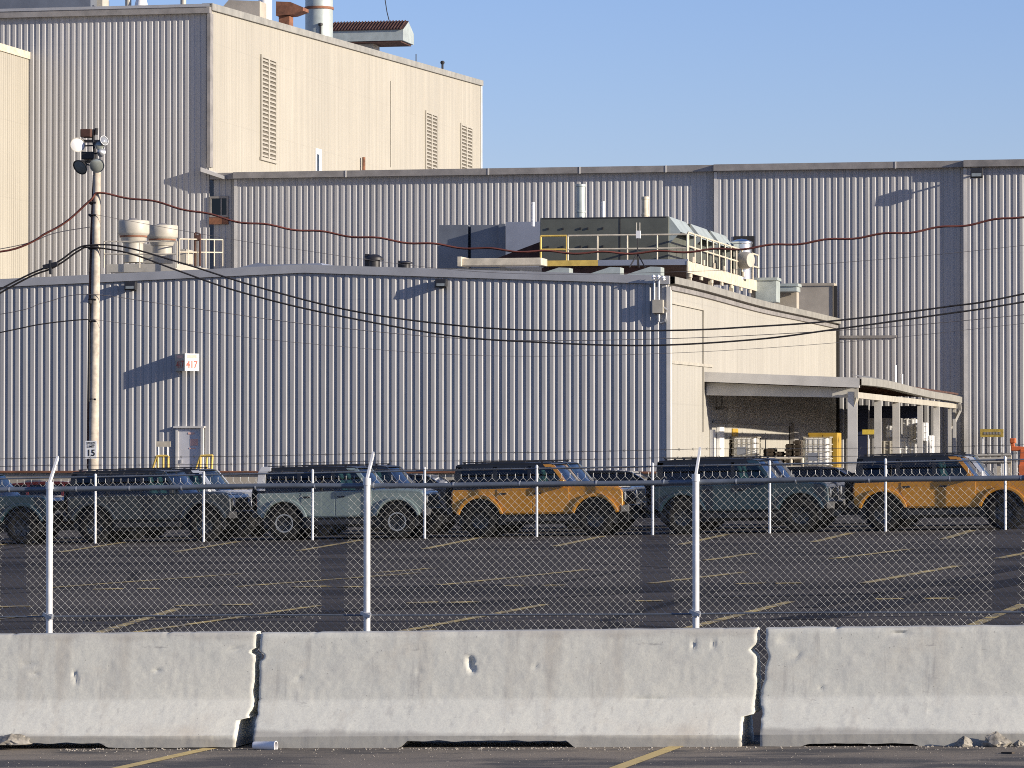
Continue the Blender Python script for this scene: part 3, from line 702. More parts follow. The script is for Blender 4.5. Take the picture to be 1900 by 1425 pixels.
# ------------------------------------------------------------------ buildings
def ribs(mb, A, B, zb, ztop, pitch=.30, dep=.03, nrm=(0, -1), zbf=None):
    A, B = Vector(A), Vector(B); L = (B - A).length; d = (B - A) / L; n = Vector(nrm)
    prof = [(0, 0), (.37, 0), (.39, 1), (.86, 1)]
    us = []; k = 0
    while k * pitch < L:
        for a, o in prof:
            u = (k + a) * pitch
            if u <= L: us.append((u, o * dep))
        k += 1
    us.append((L, 0)); b = len(mb.v)
    for u, o in us:
        p = A + d * u + n * o; t = u / L
        mb.v += [(p.x, p.y, zbf(t) if zbf else zb), (p.x, p.y, ztop(t))]
    for i in range(len(us) - 1):
        j = b + 2 * i; mb.f.append((j, j + 2, j + 3, j + 1))
def interp(pts):
    def fn(t):
        for (a, za), (b, zb) in zip(pts[:-1], pts[1:]):
            if t <= b: return za + (zb - za) * (t - a) / (b - a)
        return pts[-1][1]
    return fn
# --- front warehouse
Y1 = 134.0; XW = XY(1240, Y1); Y2 = 180.0
XL = XY(-700, Y1)
zc_ = ZY(1240, 512, Y1); xr_ = XY(565, Y1); zr_ = ZY(565, 491, Y1); zl_ = ZY(0, 518, Y1); zL = zl_ - (zr_ - zl_) / (xr_ - XY(0, Y1)) * (XY(0, Y1) - XL)
zt1 = interp([(0, zL), ((xr_ - XL) / (XW - XL), zr_), (1, zc_)])
zbase = ZY(600, 874, Y1)
wh = empty('warehouse', (XW, Y1, gz(XW, Y1)), 'long low grey ribbed warehouse with shallow gable and cream end wall', 'building')
mb = MB(); ribs(mb, (XL, Y1), (XW, Y1), zbase, lambda t: zt1(t) - .1,   .285, .030); w = mb.build('wall', M['front'], wh, fix=False)
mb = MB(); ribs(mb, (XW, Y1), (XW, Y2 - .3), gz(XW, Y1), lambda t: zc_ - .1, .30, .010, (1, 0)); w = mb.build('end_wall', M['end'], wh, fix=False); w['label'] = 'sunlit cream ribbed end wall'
mb = MB()
ft = lambda x: zt1((x - XL) / (XW - XL))
mb.add([(XL, Y1 - .12, zL - .29), (xr_, Y1 - .12, zr_ - .29), (XW + .05, Y1 - .12, zc_ - .29), (XW + .05, Y1 - .12, zc_), (xr_, Y1 - .12, zr_), (XL, Y1 - .12, zL),
        (XL, Y1 + .1, zL - .29), (xr_, Y1 + .1, zr_ - .29), (XW + .05, Y1 + .1, zc_ - .29), (XW + .05, Y1 + .1, zc_), (xr_, Y1 + .1, zr_), (XL, Y1 + .1, zL)],
       [(0,1,4,5), (1,2,3,4), (11,10,7,6), (10,9,8,7), (5,4,10,11), (4,3,9,10), (6,7,1,0), (7,8,2,1), (2,8,9,3), (0,5,11,6)])
mb.build('fascia', M['fascia'], wh)
mb = MB()                                                     # bent gutter along the end wall
pts = []
for k in range(25):
    t = k / 24; y = Y1 + .1 + t * (Y2 - Y1 - .4); z = zc_ - .02 + .06 * math.sin(t * 9) * (1 - t) * .7 - .03 * math.sin(t * 4) 
    pts.append((y, z))
for (a, za), (b, zb_) in zip(pts[:-1], pts[1:]):
    vs = []
    for y, z in ((a, za), (b, zb_)): vs += [(XW - .3, y, z - .3), (XW + .22, y, z - .24), (XW + .22, y, z), (XW - .3, y, z + .03)]
    mb.add(vs, [(0,1,5,4), (1,2,6,5), (2,3,7,6)])
mb.build('gutter', M['eave'], wh, smooth=30)
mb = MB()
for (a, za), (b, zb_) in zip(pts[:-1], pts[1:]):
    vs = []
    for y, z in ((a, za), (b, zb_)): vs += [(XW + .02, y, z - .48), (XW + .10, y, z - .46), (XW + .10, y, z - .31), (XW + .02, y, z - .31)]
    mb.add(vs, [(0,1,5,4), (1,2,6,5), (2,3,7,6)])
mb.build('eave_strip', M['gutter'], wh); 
mb = MB(); mb.box(XW - .05, XW + .09, Y1 - .07, Y1 + .22, gz(XW, Y1), zc_ - .37); mb.build('corner_trim', M['trim'], wh)
mb = MB(); mb.box(XL, XW, Y1 + .06, Y1 + .5, gz(XL, Y1) - 3, zbase - .002); mb.build('foundation', M['concrete_wall'], wh)
mb = MB(); mb.box(XL, XW - .1, Y1 - .07, Y1 + .05, zbase - .07, zbase); mb.build('base_flashing', M['rust'], wh)
mb = MB(); mb.add([(XL, Y1 + .1, zL - .02), (xr_, Y1 + .1, zr_ - .02), (XW, Y1 + .1, zc_ - .02), (XW, Y2 - .4, zc_ - .02), (xr_, Y2 - .4, zr_ - .02), (XL, Y2 - .4, zL - .02)], [(0,1,4,5), (1,2,3,4)]); mb.build('roof', M['fascia'], wh)
mb = MB(); mb.box(XW - .25, XW + .12, Y2 - .34, Y2 - .16, gz(XW, Y2), zc_ - .1); mb.build('end_joint', M['darkgap'], wh)
# conduit frame line on end wall
a = PX(1303, 575, XW); b = PX(1303, 700, XW); c = PX(1245, 575, XW)
mb = MB(); xo = XW + .045; mb.beam((xo, a.y, b.z - 2), (xo, a.y, a.z), .05, .05); mb.beam((xo, Y1 + .3, a.z), (xo, a.y, a.z), .05, .05); mb.build('conduit', M['vent'], wh)
p1 = PX(1245, 672, XW); p2 = PX(1400, 700, XW)
mb = MB(); mb.beam((xo, Y1 + .2, p1.z), (xo, Y1 + 9.5, p1.z + .05), .03, .10); mb.build('wall_seam', M['vent'], wh)
# door on the front wall
dl, dr_ = XY(327, Y1), XY(379, Y1); dz1 = ZY(350, 794, Y1); dz0 = dz1 - 2.25
fr = MB(); fr.box(dl, dl + .09, Y1 - .09, Y1 + .02, dz0, dz1); fr.box(dr_ - .09, dr_, Y1 - .15, Y1 + .02, dz0, dz1); fr.box(dl - .07, dr_ + .05, Y1 - .16, Y1 + .02, dz1, dz1 + .06)
dd = MB().box(dl + .09, dr_ - .09, Y1 - .045, Y1 - .005, dz0, dz1).build('door', M['doorpaint'], wh)
fr.build('door_frame', M['trim'], dd)
hx = dl + .18; MB().box(hx, hx + .05, Y1 - .10, Y1 - .045, dz0 + 1.0, dz0 + 1.12).build('handle', M['galv'], dd)
sgn = MB(); sgn.box(dl + .55, dr_ - .22, Y1 - .056, Y1 - .045, dz0 + 1.62, dz0 + 1.86); sgn.box(dl + .45, dr_ - .35, Y1 - .056, Y1 - .045, dz0 + 2.02, dz0 + 2.09); sgn.box(dl + .5, dr_ - .3, Y1 - .056, Y1 - .045, dz0 + 1.5, dz0 + 1.54)
sgn.build('door_notice', M['paleblotch'], dd)
mb = MB(); mb.box(dl - .2, dr_ + .9, Y1 - 1.3, Y1 - .1, dz0 - .18, dz0 - .02); mb.box(dl - .1, dl + .1, Y1 - 1.2, Y1 - .2, gz(dl, Y1), dz0 - .18); mb.box(dr_ + .6, dr_ + .8, Y1 - 1.2, Y1 - .2, gz(dl, Y1), dz0 - .18)
tag(mb.build('door_landing', M['concrete_wall']), 'concrete landing below the grey warehouse door', 'landing')
def rail_thing(name, segs, mat, label, cat, r=.03, group=None):
    mb = MB()
    for a, b in segs: mb.cyl(a, b, r, n=8)
    return tag(mb.build(name, mat, smooth=50), label, cat, group)
Yr = Y1 - 1.2
def q(px, py, dy=0): return P(px, py, Yr + dy)
rail_thing('stair_railing', [(q(284,868), q(291,846)), (q(291,846), q(312,846)), (q(312,846), q(312,900)), (q(293,846), q(293,900)), (q(303,846), q(303,900)), (q(284,868), q(284,905))], M['yellowsteel'], 'yellow stair railing left of the grey warehouse door', 'railing', .045, 'yellow stair railings at the warehouse door')
rail_thing('stair_railing', [(q(360,880), q(372,846)), (q(372,846), q(394,845)), (q(394,845), q(392,885)), (q(372,846), q(371,885)), (q(384,845), q(383,875)), (q(371,872), q(392,871)), (q(360,880), q(359,905))], M['yellowsteel'], 'yellow stair railing right of the grey warehouse door', 'railing', .045, 'yellow stair railings at the warehouse door')
bd = empty('notice_board', q(303, 900), 'beige board on two white posts beside the stair railing', 'sign')
mb = MB(); a, b = q(290, 829), q(316, 819); mb.box(a.x, b.x, Yr - .02, Yr + .02, a.z, b.z); mb.build('board', M['creamsteel'], bd)
for px in (294, 311): MB().cyl(q(px, 829), q(px, 905), .03, n=8).build('post', M['offwhite'], bd)
# corner of the front wall: weather head, meter box
eb = empty('electrical_box', P(1221, 590, Y1 - .03), 'grey electrical box with conduit on the warehouse corner', 'box')
mb = MB(); pbox(mb, 1210, 1230, 556, 581, Y1 - .30, .27); mb.build('cabinet', M['vent'], eb, bevel=.01)
mb = MB()
for px in (1214, 1222): mb.cyl(P(px, 556, Y1 - .15), P(px, 520, Y1 - .15), .04, n=8)
mb.cyl(P(1222, 582, Y1 - .15), P(1222, 596, Y1 - .12), .05, n=8); mb.cyl(P(1232, 570, Y1 - .15), P(1238, 575, Y1 - .15), .03, n=6); mb.tube([P(1222, 596, Y1 - .12), P(1226, 600, Y1 - .12), P(1234, 596, Y1 - .12), P(1237, 580, Y1 - .12)], .03, 6)
mb.build('conduit', M['galv'], eb, smooth=50)
mb = MB()
for px, py in ((1213, 514), (1222, 514), (1231, 516)): mb.lathe(P(px, py, Y1 - .3), (0, -.4, 1), [(0, -.08), (.07, -.06), (.05, 0), (.08, .03), (0, .09)], 10)
mb.build('insulator', M['offwhite'], eb, smooth=60)

# --- long tall wall behind and the high hall
def seg(px): return XY(px, Y2)
XS = [seg(388), seg(430), seg(1325), seg(1790), seg(2500)]
Ys = [Y2 + .735, Y2 + .49, Y2 + .245, Y2]
Y3 = Y2 + .735
ztop2 = ZY(900, 312, Y2)
ml = empty('assembly_hall', (XS[2], Y2, gz(XS[2], Y2)), 'long tall ribbed grey hall spanning behind the warehouse', 'building')
for k in range(4):
    mb = MB(); ribs(mb, (XS[k], Ys[k]), (XS[k+1], Ys[k]), gz(XS[k], Y2), lambda t: ztop2 - .15, .302, .028); mb.build('wall', M['tall'], ml, fix=False)
    mb = MB(); x = XS[k]
    if k: mb.box(x - .03, x + .12, Ys[k] - .05, Ys[k] + .30, gz(x, Y2), ztop2 - .33); mb.build('corner_trim', M['trim'], ml)
mb = MB()
for k in range(4): mb.box(XS[k] - (.1 if k == 0 else -.002), XS[k+1], Ys[k] - .36, Y2 + 1.2, ztop2 - .30, ztop2 + .002 * k)
mb.build('gutter', M['gutter'], ml)
for px in (640, 905, 1075, 1235, 1663):
    x = XY(px, Y2); yk = (Ys[1] if px < 1325 else Ys[2]) - .36; MB().box(x - .03, x + .03, yk - .02, yk - .001, ztop2 - .32, ztop2 + .01).build('gutter_strap', M['trim'], ml)
mb = MB(); mb.box(XS[0] - .1, XS[4], Y2 + .4, Y2 + 75, ztop2 - .2, ztop2 - .02); mb.box(XS[4] - .2, XS[4], Y2 + .4, Y2 + 75, 0, ztop2 - .2); mb.build('roof', M['fascia'], ml)
a, b = P(389, 403, Ys[0] - .06), P(424, 364, Ys[0] - .06)
mb = MB(); mb.box(a.x, b.x, Ys[0] - .10, Ys[0] - .03, a.z, a.z + .1); mb.box(a.x, b.x, Ys[0] - .10, Ys[0] - .03, b.z - .1, b.z); mb.box(a.x, a.x + .09, Ys[0] - .10, Ys[0] - .03, a.z + .1, b.z - .1); mb.box(b.x - .09, b.x, Ys[0] - .10, Ys[0] - .03, a.z + .1, b.z - .1); mx = a.x * .38 + b.x * .62; mb.box(mx - .03, mx + .03, Ys[0] - .09, Ys[0] - .03, a.z + .1, b.z - .1)
wn_ = MB().box(a.x + .09, b.x - .09, Ys[0] - .05, Ys[0] - .03, a.z + .1, b.z - .1).build('window', M['privacy'], ml); mb.build('window_frame', M['gutter'], wn_)
MB().box(a.x, b.x, Ys[0] - .14, Ys[0] - .02, a.z - .35, a.z - .02).build('window_sill', M['rust'], wn_)
MB().box(a.x + .09, b.x - .09, Ys[0] - .029, Ys[0] - .027, a.z + .1, b.z - .1).build('window_backing', M['darkopen'], wn_)
# horizontal brown ledge + lower flashing on the right
pl, pr = P(1556, 626, Ys[2]), P(1664, 622, Ys[2]); mb = MB(); mb.box(pl.x, pr.x, Ys[2] - .10, Ys[2] - .01, pl.z - .04, pl.z + .08); mb.build('ledge', M['gutter'], ml)
pl, pr = P(1362, 470, Ys[2]), P(1400, 438, Ys[2]); MB().box(pl.x, pr.x, Ys[2] - .06, Ys[2] - .01, pl.z, pr.z).build('wall_opening', M['darkopen'], ml)
# high hall
XH = XY(388, Y3); zh = ZY(388, 9, Y3)
far_y = PX(893, 152, XH); XHL = XY(-500, Y3)
hh = empty('high_hall', (XH, Y3, gz(XH, Y3)), 'highest ribbed hall with sunlit cream side wall and louvres', 'building')
mb = MB(); ribs(mb, (XHL, Y3), (XH, Y3), gz(XHL, Y3), lambda t: zh - .1, .302, .031); mb.build('wall', M['tall'], hh, fix=False)
mb = MB(); Lh = far_y.y - Y3; zfar = far_y.z
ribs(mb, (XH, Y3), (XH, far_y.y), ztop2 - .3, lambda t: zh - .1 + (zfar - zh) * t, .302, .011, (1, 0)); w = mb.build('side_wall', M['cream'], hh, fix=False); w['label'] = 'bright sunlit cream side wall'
mb = MB(); mb.box(XHL, XH + .08, Y3 - .30, Y3 + .1, zh - .42, zh - .12); mb.build('gutter', M['gutter'], hh)
mb = MB(); mb.add([(XHL, Y3 - .34, zh - .12), (XH + .10, Y3 - .34, zh - .12), (XH + .10, Y3 - .34, zh + .02), (XHL, Y3 - .34, zh + .02), (XHL, Y3 + .3, zh + .02), (XH + .10, Y3 + .3, zh + .02)], [(0,1,2,3), (3,2,5,4)]); mb.build('gutter_cap', M['fascia'], hh)
mb = MB(); mb.add([(XH - .02, Y3, zh - .25), (XH + .14, Y3, zh - .25), (XH + .14, Y3, zh + .08), (XH - .4, Y3, zh + .08), (XH - .02, far_y.y, zfar - .25), (XH + .14, far_y.y, zfar - .25), (XH + .14, far_y.y, zfar + .08), (XH - .4, far_y.y, zfar + .08)],
       [(0,1,2,3), (7,6,5,4), (1,5,6,2), (2,6,7,3), (0,4,5,1)]); mb.build('roof_edge', M['eave'], hh)
mb = MB(); mb.add([(XHL, Y3, zh), (XH, Y3, zh), (XH, far_y.y, zfar), (XHL, far_y.y, zfar)], [(0,1,2,3)]); mb.add([(XHL, far_y.y, 0), (XH, far_y.y, 0), (XH, far_y.y, zfar), (XHL, far_y.y, zfar)], [(0,1,2,3)]); mb.build('roof', M['fascia'], hh)
mb = MB(); mb.box(XH - .05, XH + .11, Y3 - .25, Y3 + .25, ztop2 + .3, zh - .43); mb.build('corner_trim', M['gutter'], hh)
mb = MB(); mb.box(XH + .01, XH + .06, far_y.y - .25, far_y.y + .05, ztop2, zfar - .25); mb.build('far_trim', M['trim'], hh)
p0 = P(389, 300, Y3); mb = MB(); mb.add([(XH - .3, Y3 - .5, p0.z - .3), (XH + .9, Y3 - .5, p0.z - .75), (XH + .9, Y3 + 1, p0.z - .75), (XH - .3, Y3 + 1, p0.z - .3), (XH - .3, Y3 - .5, p0.z - .5), (XH + .9, Y3 - .5, p0.z - .9)], [(0,1,2,3), (0,4,5,1)]); mb.build('roof_cricket', M['trim'], hh)
def louvre(px0, py0, px1, py1, pyb):
    """bank of slats on the side wall; py0 top at the near jamb, pyb sill"""
    a = PX(px0, py0, XH); b = PX(px1, py1, XH); zb = PX(px0, pyb, XH).z; zt = (a.z + b.z) / 2; y0, y1 = a.y, b.y
    fr = MB(); t = .12
    for s0, s1 in ((y0, y0 + t * 1.6), (y1 - t * 1.6, y1), ((y0 + y1) / 2 - .12, (y0 + y1) / 2 + .12)): fr.box(XH + .0, XH + .10, s0, s1, zb, zt)
    fr.box(XH + .0, XH + .10, y0, y1, zt, zt + .14); fr.box(XH, XH + .12, y0 - .1, y1 + .1, zb - .15, zb)
    back = MB().box(XH + .022, XH + .03, y0, y1, zb, zt).build('louvre', plain('louvre shade', (.12, .105, .08), .8), hh)
    fr.build('louvre_frame', M['cream'], back)
    sl = MB(); n = int((zt - zb) / .21)
    for k in range(n):
        z = zb + (k + .5) * (zt - zb) / n
        sl.add([(XH + .06, y0, z + .05), (XH + .06, y1, z + .05), (XH + .085, y1, z - .03), (XH + .085, y0, z - .03), (XH + .06, y0, z + .035), (XH + .06, y1, z + .035), (XH + .085, y1, z - .05), (XH + .085, y0, z - .05)], [(0,1,2,3), (7,6,5,4), (3,2,6,7)])
    sl.build('slats', M['cream'], back)
louvre(482, 107, 511, 115, 291); louvre(788, 210, 810, 216, 330); louvre(853, 233, 875, 239, 330)
a = PX(584, 275, XH); b = PX(594, 278, XH); mb = MB(); mb.box(XH + .02, XH + .10, a.y, b.y, ztop2, a.z); dd = mb.build('roof_door', M['white'], hh)
MB().box(XH + .10, XH + .105, a.y + .5, b.y - 1.0, a.z - 1.3, a.z - .3).build('door_pane', M['privacy'], dd)
a = PX(724, 150, XH); b = PX(724, 310, XH); MB().box(XH + .02, XH + .04, a.y, a.y + .1, b.z, a.z).build('wall_seam', M['vent'], hh)
p = PX(675, 310, XH + .2); mb = MB(); mb.cyl((p.x, p.y, ztop2 - .1), (p.x, p.y, p.z + .55), .09, n=8); mb.build('drain_pipe', M['rust'], hh)
# cream annex at far left
XA = XY(52, Y3 - .02); za = ZY(52, 97, Y3)
an = empty('stair_annex', (XA, 172, gz(XA, 172)), 'sunlit cream annex standing out from the high hall at far left', 'building')
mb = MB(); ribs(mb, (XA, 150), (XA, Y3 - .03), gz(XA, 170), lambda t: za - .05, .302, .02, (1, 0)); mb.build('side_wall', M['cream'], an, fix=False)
mb = MB(); ribs(mb, (XA - 20, 150), (XA, 150), gz(XA, 170), lambda t: za - .05, .302, .025); mb.build('wall', M['tall'], an, fix=False)
mb = MB(); mb.box(XA - 20, XA + .09, 149.9, Y3 - .05, za - .35, za); mb.build('roof', M['creamsteel'], an)

# --- loading canopy
aa = PX(1305, 690, XW); YK = aa.y; XK = XY(1590, YK); zk0 = aa.z; zk1 = ZY(1590, 701, YK)
cn = empty('loading_canopy', ((XW + XK) / 2, YK, gz(XW, YK)), 'covered loading bay with sloping roof and white posts against the end wall', 'canopy')
YE = Y2 - .5
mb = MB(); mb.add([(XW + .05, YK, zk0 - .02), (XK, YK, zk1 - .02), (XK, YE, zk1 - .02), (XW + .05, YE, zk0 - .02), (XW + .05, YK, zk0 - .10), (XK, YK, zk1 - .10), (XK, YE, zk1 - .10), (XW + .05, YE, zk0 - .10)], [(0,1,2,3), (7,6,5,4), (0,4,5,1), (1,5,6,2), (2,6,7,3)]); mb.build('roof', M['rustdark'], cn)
mb = MB(); mb.add([(XW + .03, YK - .05, zk0 - .36), (XK + .1, YK - .05, zk1 - .36), (XK + .1, YK - .05, zk1), (XW + .03, YK - .05, zk0), (XW + .03, YK + .1, zk0 - .36), (XK + .1, YK + .1, zk1 - .36), (XK + .1, YK + .1, zk1), (XW + .03, YK + .1, zk0)], [(0,1,2,3), (7,6,5,4), (3,2,6,7), (0,4,5,1), (1,5,6,2), (0,3,7,4)]); mb.build('fascia', M['trim'], cn)
mb = MB(); mb.add([(XW + .05, YK + .4, zk0 - .85), (XK - .1, YK + .4, zk1 - .72), (XK - .1, YK + .4, zk1 - .38), (XW + .05, YK + .4, zk0 - .38), (XW + .05, YK + .6, zk0 - .85), (XK - .1, YK + .6, zk1 - .72), (XK - .1, YK + .6, zk1 - .38), (XW + .05, YK + .6, zk0 - .38)], [(0,1,2,3), (7,6,5,4), (3,2,6,7), (0,4,5,1), (1,5,6,2), (0,3,7,4)]); mb.build('front_beam', M['trim'], cn)
mb = MB(); N = 24                                             # wavy gutter on the long side
for k in range(N):
    vs = []
    for t in (k / N, (k + 1) / N):
        y = YK - .05 + t * (YE - YK); z = zk1 + .02 - .12 * t + .05 * math.sin(t * 8) + (-.15 * max(0, t - .55) / .45)
        vs += [(XK - .15, y, z - .28), (XK + .18, y, z - .28), (XK + .18, y, z), (XK - .2, y, z + .10)]
    mb.add(vs, [(0,1,5,4), (1,2,6,5), (2,3,7,6)])
mb.build('gutter', M['eave'], cn, smooth=40)
mb = MB(); mb.beam((XK - .12, YK + .3, zk1 - .62), (XK - .12, YE, zk1 - .62), .14, .22); mb.build('side_beam', M['vent'], cn)
for px, wdt in ((1574, .34), (1629, .26), (1663, .28), (1707, .2), (1738, .26), (1762, .14), (1773, .14)):
    y = PX(px, 800, XK - .18).y; y = min(max(y, YK + .2), YE)
    mb = MB(); x0 = XK - .18
    mb.box(x0 - wdt / 2, x0 + wdt / 2, y - .1, y - .06, gz(XK, y), zk1 - .5); mb.box(x0 - wdt / 2, x0 + wdt / 2, y + .06, y + .1, gz(XK, y), zk1 - .5); mb.box(x0 - .02, x0 + .02, y - .06, y + .06, gz(XK, y), zk1 - .5); mb.build('post', M['trim'], cn)
mb = MB(); mb.beam((XK - .03, YK + .1, zk1 - .3), (XK - .02, YK + .1, zk1 - .75), .13, .13); mb.beam((XK - .02, YK + .1, zk1 - .7), (XK - .32 + .12, YK + .25, zk1 - 1.3), .13, .13); mb.beam((XK - .2, YK + .25, zk1 - 1.25), (XK - .2, YK + .25, gz(XK, YK)), .13, .13); mb.build('downspout', M['vent'], cn)
mb = MB(); mb.beam((XK + .1, YE - .5, zk1 - .5), (XK + .1, YE - .3, zk1 - .8), .13, .13); mb.beam((XK + .1, YE - .3, zk1 - .8), (XK - .35, YE + .3, zk1 - 1.6), .13, .13); mb.build('downspout', M['trim'], cn)
for k in range(7):
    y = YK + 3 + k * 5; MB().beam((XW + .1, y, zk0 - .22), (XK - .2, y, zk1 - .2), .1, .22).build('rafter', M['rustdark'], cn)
p = P(1661, 690, YE - 2); mb = MB(); mb.cyl((p.x, p.y, zk1 - .1), (p.x, p.y, p.z + .3), .07, n=8); mb.cyl((p.x + .3, p.y, zk1 - .1), (p.x + .3, p.y, p.z - .1), .06, n=8); tag(mb.build('vent_pipe', M['white'], smooth=50), 'short white vent pipe on the canopy roof', 'pipe')
# covered bay contents, seen above the car roofs
def tote(px0, px1, py0, py1, Y, label):
    a, b = P(px0, py1, Y), P(px1, py0, Y); x0, x1, z0, z1 = a.x, b.x, a.z, b.z; d = x1 - x0; 
    t = empty('liquid_tote', ((x0 + x1) / 2, Y + d / 2, z0), label, 'tote', 'white caged totes in the loading bay')
    MB().box(x0 + .05, x1 - .05, Y + .05, Y + d - .05, z0 + .16, z1 - .03).build('tank', M['offwhite'], t, bevel=.06, segs=3)
    c = MB()
    for k in range(6):
        x = x0 + d * k / 5
        for y in (Y, Y + d): c.beam((x, y, z0 + .14), (x, y, z1), .018, .018)
        for xx in (x0, x1): c.beam((xx, Y + d * k / 5, z0 + .14), (xx, Y + d * k / 5, z1), .018, .018)
    for k in range(5):
        z = z0 + .16 + (z1 - z0 - .16) * k / 4
        for y in (Y - .015, Y + d + .015): c.beam((x0, y, z), (x1, y, z), .02, .02)
        for x in (x0 - .015, x1 + .015): c.beam((x, Y, z), (x, Y + d, z), .03, .03)
    c.build('cage', M['vent'], t)
    pm = MB(); pm.box(x0, x1, Y, Y + d, z0 + .10, z0 + .14)
    for k in range(3): xx = x0 + (d - .12) * k / 2; pm.box(xx, xx + .12, Y, Y + d, z0, z0 + .10)
    pm.build('pallet', M['pallet'], t)
    MB().box(x0 + d * .2, x0 + d * .55, Y - .04, Y - .025, z0 + .35, z0 + .65).build('label_plate', M['ductlight'], t)
    return t
YT = YK + 6
tote(1358, 1404, 811, 861, YT, 'white caged tote left of the yellow panel under the canopy'); tote(1490, 1538, 811, 872, YT - 1, 'white caged tote standing before the yellow panel')
mb = MB(); a, b = P(1340, 838, YT + .2), P(1420, 842, YT); pz = ZY(1358, 861, YT); gb = gz(a.x, YT)
mb.box(XY(1352, YT), XY(1412, YT), YT - .1, YT + 1.3, gb, pz - .01); tag(mb.build('storage_rack', M['darkopen']), 'dark stand below the left white tote', 'rack')
mb = MB(); mb.box(XY(1484, YT - 1), XY(1545, YT - 1), YT - 1.1, YT + .4, gb, ZY(1490, 872, YT - 1) - .01); tag(mb.build('storage_rack', M['blacksteel']), 'dark stand below the right white tote', 'rack')
# fittings on the sunlit end wall under the canopy
yp0, yp1 = PX(1498, 830, XW).y, PX(1552, 830, XW).y; zp = PX(1520, 803, XW).z
pn = empty('yellow_cabinet', (XW + .4, (yp0 + yp1) / 2, gz(XW, 170)), 'tall yellow cabinet against the end wall in the loading bay', 'cabinet')
pa, pb = P(1499, 803, YT + 6), P(1554, 802, YT + 6); x0, x1 = pa.x, pb.x
ORG[pn] = Vector(((x0 + x1) / 2, YT + 6.5, gz(x0, YT + 6))); pn.location = ORG[pn]
MB().box(x0, x1, YT + 6, YT + 7.2, gz(x0, YT + 6), pa.z).build('cabinet_body', M['yellow'], pn, bevel=.02)
mb = MB(); mb.box(x0 + .06, (x0 + x1) / 2 - .015, YT + 5.975, YT + 5.998, gz(x0, YT) + .1, pa.z - .08); mb.box((x0 + x1) / 2 + .015, x1 - .06, YT + 5.975, YT + 5.998, gz(x0, YT) + .1, pa.z - .08); mb.build('door', M['yellow'], pn)
def onwall(px, py): return PX(px, py, XW)
def wallpost(name, px, py0, wy, mat, label, cat, out=.12):
    a = onwall(px, py0); mb = MB(); mb.box(XW + .03, XW + .03 + out, a.y, a.y + wy, gz(XW, a.y), a.z); return tag(mb.build(name, mat), label, cat)
wallpost('wall_column', 1316, 797, .55, M['white'], 'white upright on the cream wall nearest the canopy edge', 'column'); wallpost('wall_column', 1328, 792, 1.1, M['offwhite'], 'broad pale upright beside the dome lamp', 'column')
wallpost('wall_column', 1464, 785, 1.3, M['gutter'], 'dark brown upright between the two white totes', 'column', .2)
a = onwall(1357, 795); b = onwall(1367, 810); mb = MB(); mb.box(XW + .03, XW + .06, a.y, b.y, b.z, a.z); tag(mb.build('warning_sign', M['yellow']), 'small yellow warning sign on the cream wall', 'sign')
mb = MB(); z = onwall(1380, 787).z; mb.box(XW + .03, XW + .10, YK + 2, YK + 28, z, z + .09); tag(mb.build('wall_rail', M['gutter']), 'long dark rail along the cream wall under the canopy', 'rail')
for k, (px, hgt) in enumerate([(1428, 833), (1444, 838), (1462, 828), (1478, 822)]):
    mb = MB(); a = P(px - 6, hgt, YT + 9); b = P(px + 7, hgt, YT + 9); g0 = gz(a.x, YT + 9); z = g0
    while z < a.z: mb.box(a.x + random.uniform(-.03, .03), b.x + random.uniform(-.03, .03), YT + 9, YT + 10, z, z + .10); mb.box(a.x + .05, a.x + .12, YT + 9.02, YT + 9.98, z + .10, z + .15); mb.box(b.x - .12, b.x - .05, YT + 9.02, YT + 9.98, z + .10, z + .15); z += .15
    tag(mb.build('pallet_stack', M['pallet']), ['shortest dark stack of pallets leftmost of the four', 'dark pallet stack second from the left', 'dark pallet stack beside the brown upright', 'tallest dark pallet stack beside the white tote'][k], 'pallets', 'dark pallet stacks under the canopy')
Yh = YK - 1.5
rail_thing('handrail', [(P(1418, 851, Yh), P(1490, 850, Yh)), (P(1418, 866, Yh), P(1490, 866, Yh)), (P(1468, 850, Yh), P(1468, 900, Yh)), (P(1420, 851, Yh), P(1420, 900, Yh)), (P(1489, 850, Yh), P(1489, 900, Yh))], M['creamsteel'], 'cream pipe handrail before the pallet stacks', 'railing', .05)
# dome lamp under canopy
lp = P(1340, 757, YK + 3); dl_ = empty('dome_lamp', lp, 'dome lamp hanging under the loading canopy', 'lamp')
MB().lathe(lp, (0, 0, 1), [(.26, -.06), (.25, -.05), (.16, .03), (.06, .08), (.04, .18), (0, .18)], 20).build('shade', M['vent'], dl_, smooth=50)
MB().cyl(lp + Vector((0, 0, .17)), lp + Vector((0, 0, .62)), .025, n=6).build('stem', M['gutter'], dl_)
# blue tarpaulin and white goods at the back of the bay
YU = Y2 - 4
mb = MB(); a, b = P(1588, 752, YU), P(1610, 880, YU); mb.box(a.x, b.x, YU, YU + .2, b.z, a.z); mb.box(a.x, b.x, YU - .03, YU, ZY(1600, 807, YU), ZY(1600, 806, YU) + .05); tag(mb.build('roller_door', M['navy']), 'dark blue roller door at the bay back', 'door')
mb = MB(); a, b = P(1612, 776, YU), P(1700, 753, YU); mb.box(a.x, b.x, YU + .3, YU + .5, a.z, b.z); tag(mb.build('tarpaulin', M['navy']), 'dark blue tarpaulin hung across the bay back', 'tarpaulin')
sp = empty('hazard_sign', P(1611, 880, YK + 12), 'yellow hazard sign on a post behind the canopy posts', 'sign')
mb = MB(); a, b = P(1600, 806, YK + 12), P(1623, 797, YK + 12); mb.box(a.x, b.x, YK + 12, YK + 12.03, a.z, b.z); mb.build('board', plain('bright sign yellow', (.75, .55, .08), .5), sp)
